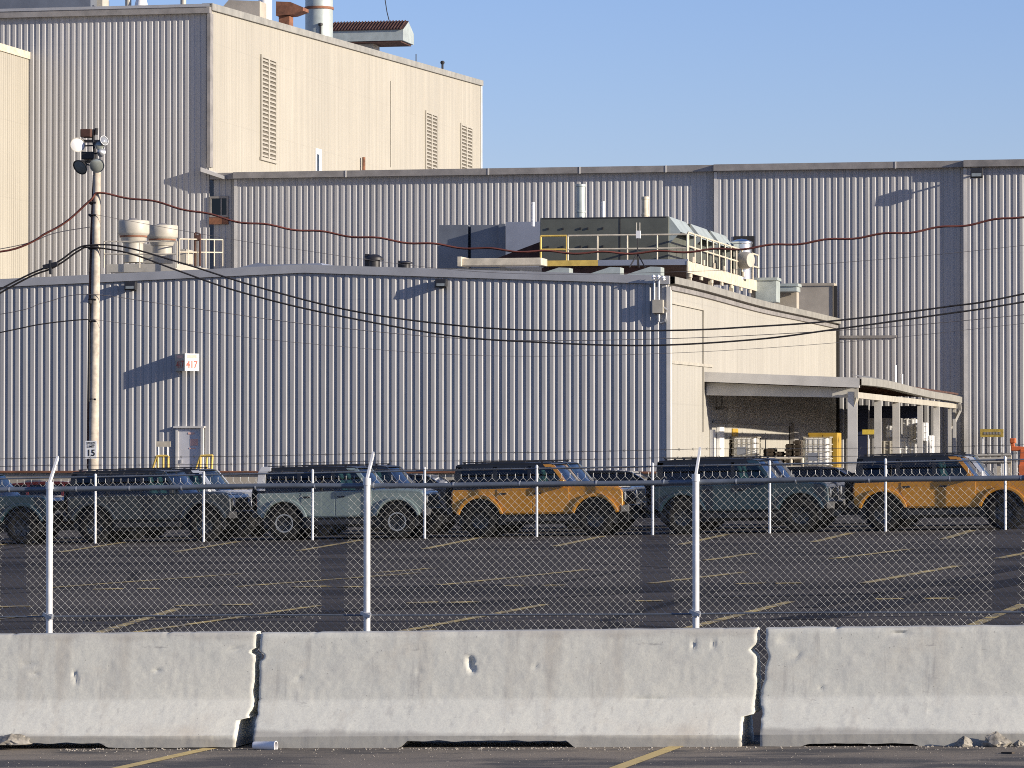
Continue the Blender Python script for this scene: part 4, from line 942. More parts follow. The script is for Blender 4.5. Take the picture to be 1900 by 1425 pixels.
MB().cyl(P(1611, 806, YK + 12.05), P(1611, 880, YK + 12.05), .03, n=8).build('post', M['galv'], sp)
goods = [(1645, 1668, 790, 812, 'upright white carton behind the second canopy post'), (1676, 1700, 778, 815, 'tallest white sack of goods behind the bay posts'), (1700, 1719, 784, 818, 'white crate beside the tallest sack'), (1632, 1660, 818, 850, 'low grey carton at the left of the white goods'), (1660, 1690, 812, 850, 'broad white crate below the tallest sack'), (1690, 1718, 816, 850, 'white crate below the right crate'), (1716, 1730, 808, 850, 'narrow white drum at the right end')]
rg2 = random.Random(2)
for px0, px1, py0, py1, lab in goods:
    mb = MB(); Yq = YU - 6 + rg2.uniform(0, .6); pbox(mb, px0, px1, py0, py1, Yq, .9)
    a, b = P(px0, py1, Yq), P(px1, py0, Yq)
    for k in range(3): z = a.z + (b.z - a.z) * (k + .3) / 3; mb.box(a.x - .02, b.x + .02, Yq - .03, Yq + .2, z, z + .06)
    for k in range(2): x = a.x + (b.x - a.x) * (.3 + .4 * k); mb.box(x - .04, x + .04, Yq - .045, Yq, a.z, b.z)
    if py0 > 805: mb.box(a.x, b.x, Yq + .05, Yq + .85, gz(a.x, Yq), a.z)
    tag(mb.build('goods_crate', M['vent'] if 'grey' in lab else M['white'], bevel=.02), lab, 'crate', 'white goods stacked in the bay')
# right edge: yellow sign, orange lift, pipe rack
sg = empty('yellow_sign', P(1841, 900, Y2 - 1), 'long faded yellow sign by the right hall wall', 'sign')
mb = MB(); a, b = P(1819, 811, Y2 - 1), P(1862, 796, Y2 - 1); mb.box(a.x, b.x, Y2 - 1, Y2 - .96, a.z, b.z); mb.build('board', plain('faded sign yellow', (.42, .30, .06), .6, 0, .45, 6), sg)
mb = MB(); mb.cyl(P(1823, 811, Y2 - .9), P(1823, 900, Y2 - .9), .04, n=8); mb.cyl(P(1858, 811, Y2 - .9), P(1858, 900, Y2 - .9), .04, n=8); mb.build('post', M['galv'], sg)
mb = MB()
for k in range(6): x = a.x + (b.x - a.x) * (.14 + .13 * k); mb.box(x, x + .09, Y2 - 1.012, Y2 - 1.0, a.z + .12, b.z - .13)
mb.build('lettering', M['gutter'], sg)
YO = 118
lf = empty('boom_lift', P(1905, 900, YO), 'orange boom lift cut off by the right frame edge', 'lift')
mb = MB(); pbox(mb, 1888, 1960, 862, 905, YO, 1.6); mb.build('chassis', M['orangelift'], lf, bevel=.05)
mb = MB(); mb.beam(P(1877, 815, YO + .5), P(1880, 832, YO + .5), .12, .12); mb.beam(P(1876, 832, YO + .5), P(1915, 834, YO + .5), .14, .14); mb.beam(P(1900, 834, YO + .5), P(1898, 866, YO + .5), .22, .2); mb.beam(P(1915, 834, YO + .5), P(2010, 850, YO + .5), .25, .25); mb.build('boom', M['orangelift'], lf, bevel=.02)
mb = MB(); mb.box(P(1872, 812, YO).x, P(1882, 812, YO).x, YO + .3, YO + .75, ZY(1872, 822, YO), ZY(1872, 813, YO)); mb.build('boom_head', M['orangelift'], lf, bevel=.02)
for px in (1893, 1945): p = P(px, 900, YO); MB().lathe((p.x, YO - .05, gz(p.x, YO) + .4), (0, 1, 0), [(0, -.14), (.3, -.14), (.4, -.1), (.4, .1), (.3, .14), (0, .14)], 20).build('wheel', M['tyre'], lf, smooth=40)
YP = 120
pr_ = empty('pipe_rack', P(1838, 905, YP), 'weathered steel pipe rack behind the right white SUV', 'rack')
mb = MB()
for py in (845, 852, 858): mb.cyl(P(1808, py, YP), P(1876, py - 1, YP), .05, n=8)
mb.build('pipe', M['vent'], pr_, smooth=50)
for px in (1812, 1853, 1874): MB().beam(P(px, 845, YP + .1), P(px, 905, YP + .1), .10, .10).build('upright', M['creamsteel'], pr_)

# ------------------------------------------------------------------ roof plant on the warehouse
zr0 = zc_ - .02
def roofz(x): return ft(max(min(x, XW), XL)) - .02
def stack(px, py0, py1, Y, wpx, mat, label, cap=False, top=None):
    a, b = P(px, py0, Y), P(px, py1, Y); r = wpx * (a.y / math.cos(AL)) / F / 2
    mb = MB(); mb.cyl((a.x, Y, b.z), (a.x, Y, a.z), r, n=16)
    mb.lathe((a.x, Y, a.z), (0, 0, 1), [(r, -.12), (r * 1.12, -.1), (r * 1.12, 0), (r * .9, 0), (r * .85, -.3)], 16)
    if b.z < a.z - 1: mb.lathe((a.x, Y, b.z + (a.z - b.z) * .25), (0, 0, 1), [(r, -.05), (r * 1.12, -.04), (r * 1.12, .04), (r, .05)], 16)
    return tag(mb.build('exhaust_stack', mat, smooth=40), label, 'stack', None)
def vent(px0, px1, py_top, py_bot, Y, label):
    a, b = P((px0 + px1) / 2, py_top, Y), P((px0 + px1) / 2, py_bot, Y); r = (P(px1, py_top, Y).x - P(px0, py_top, Y).x) / 2; H = a.z - b.z
    v = empty('roof_ventilator', (a.x, Y, b.z), label, 'ventilator', 'mushroom vents on the warehouse roof'); c = (a.x, Y, b.z)
    MB().lathe(c, (0, 0, 1), [(r*.62, 0), (r*.62, H*.44), (r*.70, H*.45), (r*.70, H*.47), (r*.76, H*.5), (r*.82, H*.62)], 24).build('throat', M['vent'], v, smooth=40)
    MB().lathe(c, (0, 0, 1), [(r*.80, H*.60), (r*.98, H*.66), (r, H*.68), (r, H*.95), (r*.97, H*.965), (r*.90, H*.97), (r*.88, H*.9), (0, H*.9)], 28).build('windband', M['vent'], v, smooth=40)
    MB().lathe(c, (0, 0, 1), [(r*.45, H*.9), (r*.40, H*.98), (r*.2, H*1.02), (0, H*1.03)], 16).build('cap', M['gutter'], v, smooth=40)
    MB().lathe(c, (0, 0, 1), [(r*.815, H*.585), (r*.86, H*.58), (r*.86, H*.625), (r*.8, H*.62)], 24).build('rust_band', M['rust'], v, smooth=40)
YV = 150
vent(219, 276, 407, 487, YV, 'taller mushroom vent beside the light pole'); vent(273, 329, 416, 489, YV + 3, 'shorter mushroom vent right of the taller one')
mb = MB(); pbox(mb, 198, 326, 489, 505, YV - 1.2, 6); tag(mb.build('vent_curb', M['vent']), 'grey curb carrying the two mushroom vents', 'curb')
mb = MB(); pbox(mb, 265, 292, 452, 489, YV + 5, 1); tag(mb.build('vent_box', M['vent'], bevel=.03), 'pale box between the two mushroom vents', 'box')
mb = MB(); pbox(mb, 331, 345, 462, 489, YV + 2, 1); tag(mb.build('vent_box', M['vent'], bevel=.03), 'pale box right of the shorter mushroom vent', 'box')
def railing(name, pts, h, mat, label, cat, step=1.5, r=.028, toe=False, group=None):
    root = empty(name, pts[0], label, cat, group)
    rl = MB(); ps = []
    for a, b in zip(pts[:-1], pts[1:]):
        a, b = Vector(a), Vector(b); L = (b - a).length; n = max(1, round(L / step))
        for k in (1, .52): rl.cyl(a + Vector((0,0,h*k)), b + Vector((0,0,h*k)), r, n=8)
        if toe: rl.beam(a + Vector((0,0,.08)), b + Vector((0,0,.08)), .02, .15)
        for k in range(n + 1): ps.append(a + (b - a) * (k / n))
    rl.build('rail', mat, root, smooth=50)
    seen = []
    for p in ps:
        if any((p - s).length < .2 for s in seen): continue
        seen.append(p); MB().cyl(p, p + Vector((0, 0, h)), r, n=8).build('post', mat, root, smooth=50)
    return root
zrail = ZY(300, 495, YV - 1.4)
railing('guard_railing', [P(193, 497, YV - 1.4), P(259, 497, YV - 1.4), P(328, 497, YV - 1.4)], 1.05, M['creamsteel'], 'pale guard railing in front of the mushroom vents', 'railing', 1.6)
railing('guard_railing', [P(333, 494, YV + 1), P(413, 494, YV + 6)], 1.1, M['creamsteel'], 'pale guard railing right of the mushroom vents', 'railing', 1.0)
# rusty mast cluster
mb = MB(); mb.cyl(P(362, 494, YV + 3), P(362, 432, YV + 3), .05, n=8); mb.cyl(P(371, 494, YV + 3), P(371, 434, YV + 3), .05, n=8); mb.beam(P(362, 432, YV + 3), P(371, 434, YV + 3), .07, .07); mb.beam(P(362, 445, YV + 3), P(371, 446, YV + 3), .06, .06); mb.lathe(P(366, 441, YV + 3), (0, -1, 0), [(0, .06), (.12, .05), (.12, -.05), (0, -.06)], 12)
tag(mb.build('rusty_mast', M['rustdark']), 'rusty twin pipe mast standing behind the right railing', 'mast')
for px0, px1, py, lab in ((676, 712, 472, 'larger dark roof fan on the warehouse ridge'), (738, 766, 484, 'smaller dark roof fan on the warehouse ridge')):
    mb = MB(); a = P((px0 + px1) / 2, 494, 147); r = (XY(px1, 147) - XY(px0, 147)) / 2; H = ZY(px0, py, 147) - a.z
    mb.lathe(a, (0, 0, 1), [(r*.6, -.3), (r*.6, H*.5), (r, H*.5), (r*.95, H*.7), (r*.5, H*.95), (r*.2, H), (0, H)], 18); mb.box(a.x - r*.9, a.x - r*.4, 146.9, 147.1, a.z - .2, a.z + H * 1.02); tag(mb.build('roof_fan', M['blacksteel'], smooth=40), lab, 'fan', 'dark roof fans')
mb = MB(); a, b = P(393, 494, 140), P(610, 489, 140); mb.prism_y([(a.x, a.z - .3), (b.x, a.z - .3), (b.x - .3, b.z + .02), (b.x - 2.2, b.z - .02), (a.x + 1.8, b.z + .06)], 140, 143); tag(mb.build('roof_duct', M['ductlight']), 'low grey duct lying along the warehouse ridge', 'duct')
# big platform with rails
XPR = XY(1275, 150); XPL = XY(1003, 150); Yp0, Yp1 = 150.0, PX(1405, 500, XPR).y; zp_ = ZY(1275, 489, 150)
pf = empty('equipment_platform', ((XPL + XPR) / 2, 159, roofz(XPR)), 'cream steel equipment platform on legs above the warehouse roof', 'platform')
mb = MB(); mb.box(XPL - .1, XPR, Yp0, Yp1, zp_ - .05, zp_ + .02); mb.build('deck', M['rustdark'], pf)
mb = MB(); mb.box(XPR, XPR + .06, Yp0 - .05, Yp1, zp_ - .36, zp_ + .10)
for k in range(7): y = Yp0 + .8 + k * 2.6; mb.box(XPR + .06, XPR + .12, y, y + .25, zp_ + .10, zp_ + .30); mb.box(XPR - .05, XPR + .02, y - .1, y + .35, zp_ - .5, zp_ - .36)
mb.build('side_beam', M['creamsteel'], pf)
mb = MB(); xw1 = XY(1110, Yp0); mb.box(XPL, xw1, Yp0 - .03, Yp0, zp_ - .05, zp_ + .17); mb.build('front_toeboard', M['yellowsteel'], pf)
mb = MB(); mb.box(xw1, XPR + .05, Yp0 - .03, Yp0, zp_ - .05, zp_ + .17); mb.build('front_beam', M['ductlight'], pf)
mb = MB(); 
for px in (1030, 1125, 1200): x = XY(px, Yp0 - 1.2); mb.prism_y([(x - 1.1, zp_ - .55), (x + .55, zp_ - .5), (x + .55, zp_ - .18), (x + .15, zp_ - .16)], Yp0 - 1.2, Yp0 - .4)
mb.build('skirt_panel', M['hood'], pf)
for y in (151.2, 156.5, 162, Yp1 - .3):
    for x in (XPR - .12, XPR - 3):
        MB().box(x - .09, x + .09, y - .09, y + .09, roofz(x) - .1, zp_ - .06).build('leg', M['creamsteel'], pf)
mb = MB(); mb.beam((XPR - .2, 151, roofz(XPR)), (XPR - 3, 151, zp_ - .1), .08, .08); mb.beam((XPR - 3, 152, roofz(XPR)), (XPR - .2, 156, zp_ - .1), .08, .08); mb.beam((XPR - 1, Yp0 + .3, zp_ - .25), (XPL, Yp0 + .3, zp_ - .25), .15, .3); mb.build('brace', M['rustdark'], pf)
railing('guard_railing', [(XPL, Yp0 + .03, zp_ + .02), (XPL + (xw1 - XPL) * .45, Yp0 + .03, zp_ + .02)], 1.12, M['yellowsteel'], 'yellow end of the railing on the platform front', 'railing', 1.0, .04)
railing('guard_railing', [(XPL + (xw1 - XPL) * .45 + .05, Yp0 + .03, zp_ + .02), (XPR, Yp0 + .03, zp_ + .02)], 1.12, M['creamsteel'], 'pale railing along the front of the equipment platform', 'railing', 1.25, .036)
railing('guard_railing', [(XPR + .03, Yp0 + .1, zp_ + .1), (XPR + .03, Yp1, zp_ + .1)], 1.12, M['creamsteel'], 'cream railing along the sunlit side of the platform', 'railing', 1.55, .04)
# three air handling units
xu0 = XY(1006, 152); xu1 = XY(1244, 152); xh = XY(1266, 152); zu = ZY(1200, 403, 152)
for k, (y0, lab) in enumerate([(151.6, 'nearest olive grey air unit on the platform'), (156.8, 'second olive grey air unit behind the nearest'), (161.8, 'farthest olive grey air unit on the platform')]):
    u = empty('air_unit', ((xu0 + xu1) / 2, y0 + 2, zp_ + .02), lab, 'air unit', 'olive air units on the roof platform')
    MB().box(xu0, xu1, y0, y0 + 4.2, zp_ + .12, zu).build('housing', M['olive'], u, bevel=.02)
    mb = MB(); mb.add([(xu1, y0 + .1, zu), (xu1, y0 + 4.1, zu), (xh, y0 + 4.1, zu - .62), (xh, y0 + .1, zu - .62), (xu1, y0 + .1, zu - .03), (xu1, y0 + 4.1, zu - .03)], [(0,1,2,3)])
    mb.add([(xu1, y0 + .1, zu), (xh, y0 + .1, zu - .62), (xu1 - .02, y0 + .1, zu - 1.1)], [(0,1,2)]); mb.add([(xu1, y0 + 4.1, zu), (xh, y0 + 4.1, zu - .62), (xu1 - .02, y0 + 4.1, zu - 1.1)], [(0,1,2)])
    mb.build('intake_hood', M['hood'], u)
    mb = MB(); mb.box(xu0 + .1, xu1 - .1, y0 - .012, y0, zu - .05, zu - .01); mb.box(xu0 + 3.2, xu0 + 3.24, y0 - .012, y0, zp_ + .2, zu - .06)
    for x in (.3, .9, 1.6, 1.9, 2.5): mb.box(xu0 + x, xu0 + x + .06, y0 - .05, y0, zu - .48, zu - .40); mb.box(xu0 + x, xu0 + x + .06, y0 - .05, y0, zp_ + .75, zp_ + .83)
    mb.build('panel_seam', M['blacksteel'], u)
    mb = MB(); mb.box(xu0 + .1, xu1 - .1, y0 + .1, y0 + 4, zp_ + .02, zp_ + .12); mb.build('base_frame', M['blacksteel'], u)
mb = MB(); a, b = P(935, 484, 153), P(1004, 448, 153); mb.prism_y([(a.x - .6, a.z), (b.x, a.z), (b.x, b.z)], 153, 154); tag(mb.build('stair_stringer', M['rustdark']), 'dark sloping stair side left of the air units', 'stair')
mb = MB(); pbox(mb, 850, 1004, 478, 493, 146, 1.2); pbox(mb, 848, 856, 476, 494, 145.9, 1.4); tag(mb.build('roof_duct', M['creamsteel'], bevel=.02), 'pale horizontal duct at the platform left end', 'duct')
mb = MB(); pbox(mb, 812, 868, 417, 498, 173, 4); pbox(mb, 874, 935, 417, 498, 173, 4); pbox(mb, 866, 876, 417, 498, 173.5, 3); pbox(mb, 925, 937, 415, 496, 172.4, 3); tag(mb.build('roof_penthouse', M['ductgrey']), 'blue grey sheet metal penthouse before the tall hall wall', 'penthouse')
mb = MB(); pbox(mb, 938, 1010, 411, 496, 171, 5); tag(mb.build('roof_penthouse', M['ductlight']), 'lighter smooth penthouse next to the air units', 'penthouse')
stack(1077, 342, 410, 160, 18, M['hood'], 'broad pale exhaust stack behind the air units'); stack(1119, 374, 410, 158, 6, M['offwhite'], 'thin white exhaust stack behind the air units')
stack(1197, 365, 410, 159, 13, M['creamsteel'], 'stubby rust topped exhaust stack behind the air units'); stack(989, 375, 420, 166, 6, M['offwhite'], 'thin pipe stack above the lighter penthouse')
a = P(1376, 449, 164.5); mb = MB(); r = .45; mb.cyl((a.x, 164.5, zp_), (a.x, 164.5, a.z), r, n=28); mb.lathe((a.x, 164.5, a.z), (0, 0, 1), [(r, -.1), (r * 1.06, -.08), (r * 1.06, 0), (r*.5, .1), (0, .14)], 28); tag(mb.build('steel_stack', M['silver'], smooth=40), 'short polished steel duct glinting in the sun', 'stack')
mb = MB(); mb.lathe(P(1383, 483, 163), (1, -.5, 0), [(0, .3), (.3, .28), (.36, .1), (.36, -.2), (0, -.25)], 18); tag(mb.build('roof_blower', M['vent'], smooth=40), 'grey round blower at the platform far corner', 'blower')
an_ = empty('antenna', P(1185, 494, 141), 'white panel antenna on a tripod at the warehouse eave', 'antenna')
mb = MB(); mb.cyl(P(1183, 492, 141), P(1183, 432, 141), .025, n=8); 
for px, dy in ((1168, -.3), (1197, -.3), (1186, .5)): mb.cyl(P(1183, 470, 141), P(px, 496, 141 + dy), .025, n=6)
mb.build('tripod', M['blacksteel'], an_)
mb = MB(); pbox(mb, 1180, 1188, 428, 442, 140.9, .12); mb.build('panel', M['white'], an_); mb = MB(); mb.cyl(P(1181, 430, 140.95), P(1181, 413, 140.95), .02, n=6); mb.cyl(P(1187, 430, 140.95), P(1187, 413, 140.95), .02, n=6); mb.build('whip', M['vent'], an_)
# boxes at the far end of the warehouse roof
for (px0, px1, py0, py1, Y, d, mt, lab) in [(1402, 1440, 520, 560, 168, 1.2, 'hood', 'pale low roof box beside the platform corner'), (1404, 1478, 531, 541, 170.2, 1.2, 'hood', 'flat pale duct resting on posts on the roof'), (1436, 1478, 541, 600, 171.5, .8, 'concrete_wall', 'tan panel below the flat pale duct'), (1470, 1545, 530, 600, 178.5, .9, 'concrete_wall', 'large grey rust stained box at the warehouse far end')]:
    mb = MB(); pbox(mb, px0, px1, py0, py1, Y, d); mb2 = mb; a, b = P(px0, py1, Y), P(px1, py0, Y); mb.box(a.x - .06, b.x + .06, Y - .06, Y + d, b.z, b.z + .12)
    tag(mb.build('roof_box', M[mt]), lab, 'roof box', 'boxes on the warehouse roof end')
mb = MB(); pbox(mb, 1546, 1553, 530, 590, 178.45, .1); tag(mb.build('dark_panel', M['darkgap']), 'black end panel of the large roof box', 'panel')
# ------------------------------------------------------------------ plant on the high hall roof
def roofH(y): return zh + (zfar - zh) * (y - Y3) / Lh
def hallpos(px, inset): X = XH - inset; p = PX(px, 60, X); return X, p.y
X, y = hallpos(592, 3.0); r = .78; z0 = roofH(y) - .1
st = empty('exhaust_stack', (X, y, z0), 'broad pale blue stack on the high hall roof', 'stack')
MB().cyl((X, y, z0), (X, y, z0 + 5.2), r, n=28).build('pipe', M['hood'], st, smooth=50)
mb = MB(); zz = PX(592, 16, X).z; mb.lathe((X, y, zz), (0, 0, 1), [(r, -.08), (r*1.06, -.07), (r*1.06, .07), (r, .08)], 28); mb.build('band', M['rust'], st, smooth=30)
mb = MB(); mb.cyl((X + .3, y - .8, z0), (X + .3, y - .8, z0 + 1.5), .05, n=8); mb.lathe((X + .3, y - .8, z0 + 1.5), (0, 0, 1), [(.0, -.05), (.14, 0), (.14, .1), (0, .15)], 10); mb.build('drain_pipe', M['blacksteel'], st)
# long hooded ridge vent
Xv, yv = hallpos(735, 3.5); w_ = 1.3
hv = empty('ridge_vent', (Xv, yv, roofH(yv)), 'long hooded roof vent with rusty ribbed top on the high hall', 'vent')
p = PX(748, 58, XH - 2.4); yv = p.y; zt_ = PX(735, 41, XH - 3.6).z; zb_ = PX(735, 76, XH - 3.6).z
ORG[hv] = Vector((XH - 3.8, yv, roofH(yv))); hv.location = ORG[hv]
xa_ = PX(749, 60, 0.0 - 1e-6).x if False else None
# hood runs along X, its gable end faces the sun
ye = yv; xe = P(748, 60, ye).x; xs_ = P(600, 60, ye).x; zt_ = ZY(735, 41, ye + 1.4); zm_ = ZY(735, 55, ye); zb_ = ZY(735, 75, ye)
prof = [(ye, zb_), (ye, zm_), (ye + 1.4, zt_), (ye + 2.8, zm_), (ye + 2.8, zb_)]
mb = MB(); mb.prism_x(prof, xs_, xe); mb.build('hood', M['hood'], hv)
mb = MB(); mb.add([(xs_, ye - .12, zm_ + .0), (xe + .03, ye - .12, zm_ + .0), (xe + .03, ye + 1.4, zt_ + .06), (xs_, ye + 1.4, zt_ + .06)], [(0,1,2,3)])
n = 26
for k in range(n): x = xs_ + (xe - xs_) * k / n; mb.beam((x, ye - .1, zm_ + .04), (x, ye + 1.4, zt_ + .09), .06, .06)
mb.build('rusty_sheet', M['rustdark'], hv)
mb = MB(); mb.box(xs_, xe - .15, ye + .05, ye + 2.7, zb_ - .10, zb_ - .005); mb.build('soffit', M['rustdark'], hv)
mb = MB(); mb.box(P(648, 80, ye).x, P(688, 80, ye).x, ye + .6, ye + 2.2, roofH(ye) - 1.0, zb_ - .1); mb.build('pedestal', M['vent'], hv)
# rusty ducts and white stack
X, y = hallpos(492, 2.2); mb = MB(); z0 = roofH(y); mb.cyl((X, y, z0 - .1), (X, y, z0 + 4), .36, n=20); tag(mb.build('exhaust_stack', M['white'], smooth=50), 'white sunlit stack between the rusty ducts', 'stack')
X, y = hallpos(535, 2.6); a = P(512, 36, y); b = P(562, 3, y); z0 = roofH(y)
mb = MB(); mb.add([(a.x, y, a.z + .2), (b.x - .6, y, a.z + .25), (b.x, y, a.z + .45), (b.x, y, b.z - .3), (b.x - .7, y, b.z), (a.x, y, b.z + .05)] + [(a.x, y + 1.2, a.z + .2), (b.x - .6, y + 1.2, a.z + .25), (b.x, y + 1.2, a.z + .45), (b.x, y + 1.2, b.z - .3), (b.x - .7, y + 1.2, b.z), (a.x, y + 1.2, b.z + .05)],
       [(0,1,2,3,4,5), (11,10,9,8,7,6)] + [(k, 6 + k, 6 + (k+1) % 6, (k+1) % 6) for k in range(6)]); mb.box(a.x + .1, a.x + .7, y + .2, y + 1, z0 - .2, a.z + .2)
tag(mb.build('rusty_duct', M['rust']), 'rusty orange roof duct right of the white stack', 'duct')
X, y = hallpos(450, 2.6); a = P(414, 24, y); b = P(482, 2, y); z0 = roofH(y)
mb = MB(); mb.add([(a.x, y, a.z + .35), (a.x + .4, y, a.z), (b.x, y, a.z - .25), (b.x, y, b.z), (a.x + .3, y, b.z + .1)] + [(a.x, y + 1.3, a.z + .35), (a.x + .4, y + 1.3, a.z), (b.x, y + 1.3, a.z - .25), (b.x, y + 1.3, b.z), (a.x + .3, y + 1.3, b.z + .1)], [(0,1,2,3,4), (9,8,7,6,5)] + [(k, 5 + k, 5 + (k+1) % 5, (k+1) % 5) for k in range(5)])
tag(mb.build('rusty_duct', M['concrete_wall']), 'tan rusty roof duct left of the white stack', 'duct')
Yn = Y3 + 3
mb = MB(); pbox(mb, -40, 168, -10, 30, Yn, 3); tag(mb.build('roof_plant', M['ductgrey']), 'grey roof plant room at the top left corner', 'plant room')
mb = MB(); pbox(mb, 172, 190, -14, 30, Yn + 1, 1); tag(mb.build('roof_post', M['vent']), 'pale square post beside the roof plant room', 'post')
for px, wpx, mt, lab in ((238, 12, 'vent', 'pale pipe on the hall roof nearest the plant room'), (262, 14, 'white', 'white pipe with flared foot on the hall roof'), (340, 11, 'vent', 'pale pipe on the hall roof near the corner')):
    stack(px, -12, 26, Yn, wpx, M[mt], lab)
mb = MB(); mb.lathe(P(262, 9, Yn), (0, 0, 1), [(.18, .5), (.3, .1), (.36, -.3)], 16); tag(mb.build('pipe_flashing', M['white'], smooth=60), 'white cone flashing round the hall roof pipe', 'flashing')
mb = MB(); X, y = hallpos(821, .8); mb.cyl((X, y, roofH(y)), (X, y, roofH(y) + .75), .07, n=8); mb.lathe((X, y, roofH(y) + .75), (0, 0, 1), [(.1, -.1), (.14, 0), (.1, .1), (0, .12)], 10); tag(mb.build('roof_pipe', M['blacksteel']), 'small dark pipe on the far end of the hall roof', 'pipe')
mb = MB(); X, y = hallpos(772, .8); mb.cyl((X, y, roofH(y)), (X, y, roofH(y) + .8), .03, n=6); tag(mb.build('roof_rod', M['blacksteel']), 'thin rod on the far end of the hall roof', 'rod')
mb = MB(); mb.tube([P(722, 38, ye + 1.4), P(718, 22, ye + 1.4), P(714, -4, ye + 1.4)], .03, 5); tag(mb.build('antenna_wire', M['blacksteel']), 'thin whip rising from the hooded roof vent', 'whip')

# ------------------------------------------------------------------ wall lights and number sign
def wall_light(px, py, Y, wpx, hpx, reach, label, arm=0):
    a, b = P(px - wpx / 2, py + hpx / 2, Y), P(px + wpx / 2, py - hpx / 2, Y); x0, x1, z0, z1 = a.x, b.x, a.z, b.z; h = z1 - z0
    w = empty('wall_light', ((x0 + x1) / 2, Y, z0), label, 'wall light', 'flood lights on the ribbed walls')
    y0 = Y - reach
    mb = MB(); mb.prism_x([(y0 + .30, z0 + .05), (y0 + .04, z0), (y0, z0 + h * .15), (y0 + .04, z1 - h * .05), (y0 + .30, z1)], x0, x1); mb.build('housing', M['black'], w, bevel=.015)
    MB().add([], []) 
    mb = MB(); mb.add([(x0 + .05, y0 - .004, z0 + h * .17), (x1 - .05, y0 - .004, z0 + h * .17), (x1 - .05, y0 + .026, z0 + h * .62), (x0 + .05, y0 + .026, z0 + h * .62)], [(0,1,2,3)]); mb.build('lens', M['lampdull'], w)
    mb = MB(); mb.beam(((x0 + x1) / 2, y0 + .25, (z0 + z1) / 2 + arm), ((x0 + x1) / 2, Y + .02, (z0 + z1) / 2 + arm), .07, .07); mb.box((x0 + x1) / 2 - .12, (x0 + x1) / 2 + .12, Y - .06, Y, (z0 + z1) / 2 - .15 + arm, (z0 + z1) / 2 + .15 + arm); mb.build('bracket', M['blacksteel'], w)
wall_light(247, 531, Y1 - .02, 20, 17, .42, 'dark flood light on the warehouse wall right of the light pole'); wall_light(822, 526, Y1 - .02, 20, 17, .40, 'dark flood light high on the warehouse wall mid way')
wall_light(1815, 323, Y2 - .02, 22, 20, .85, 'dark flood light on the tall hall wall at upper right')
# projecting V-shaped number sign
def text_mesh(mb, s, size, at, ux, uz, nrm, bold=.0):
    cu = bpy.data.curves.new('lettering', 'FONT'); cu.body = s; cu.size = size; cu.align_x = 'CENTER'; cu.align_y = 'CENTER'; cu.extrude = 0; cu.offset = bold
    o = bpy.data.objects.new('lettering', cu); COL.objects.link(o); dg = bpy.context.evaluated_depsgraph_get(); me = o.evaluated_get(dg).to_mesh()
    b = len(mb.v); at, ux, uz, nrm = Vector(at), Vector(ux), Vector(uz), Vector(nrm)
    for v in me.vertices: mb.v.append(tuple(at + ux * v.co.x + uz * v.co.y + nrm * .006))
    for p in me.polygons: mb.f.append(tuple(b + i for i in p.vertices))
    o.evaluated_get(dg).to_mesh_clear(); bpy.data.objects.remove(o); bpy.data.curves.remove(cu)
ap = P(343, 671, Y1 - .62); zt_ = ZY(343, 656, Y1 - .62); zb_ = ZY(343, 688, Y1 - .62)
Lp = Vector((XY(325, Y1 - .05), Y1 - .05, 0)); Rp = Vector((XY(369, Y1 - .2), Y1 - .2, 0)); Ap = Vector((ap.x, ap.y, 0))
ns = empty('number_sign', (ap.x, Y1 - .05, zb_), 'white projecting sign reading 417 in red on the warehouse wall', 'sign')
for A_, B_, lab in ((Lp, Ap, 'shaded'), (Ap, Rp, 'sunlit')):
    d = (B_ - A_).normalized(); nr = Vector((d.y, -d.x, 0)); L = (B_ - A_).length
    mb = MB(); t = -nr * .02
    vs = [Vector((A_.x, A_.y, zb_)), Vector((B_.x, B_.y, zb_)), Vector((B_.x, B_.y, zt_)), Vector((A_.x, A_.y, zt_))]
    mb.add(vs + [v + t for v in vs], [(0,1,2,3), (7,6,5,4), (3,2,6,7), (1,5,6,2), (0,4,5,1), (0,3,7,4)]); fc_ = mb.build('face', M['white'] if lab == 'sunlit' else M['vent'], ns)  # one white paint; shaded face coloured greyer to carry its shade
    c = (A_ + B_) / 2; h = zt_ - zb_
    mb = MB(); text_mesh(mb, '417', h * .58, (c.x, c.y, zb_ + h * .36), d * (.42 if lab == 'sunlit' else .40) * L / (h * .58) * 1.25, (0, 0, 1), nr, .013); mb.build('number', M['red'], fc_, fix=False)
    mb = MB(); e = nr * .005
    vs = [c - d * L * .34, c + d * L * .34]
    mb.add([(vs[0] + e) + Vector((0,0,zb_ + h*.74)), (vs[1] + e) + Vector((0,0,zb_ + h*.74)), (vs[1] + e) + Vector((0,0,zb_ + h*.93)), (vs[0] + e) + Vector((0,0,zb_ + h*.93))], [(0,1,2,3)]); mb.build('header_patch', M['paleblotch'], fc_, fix=False)

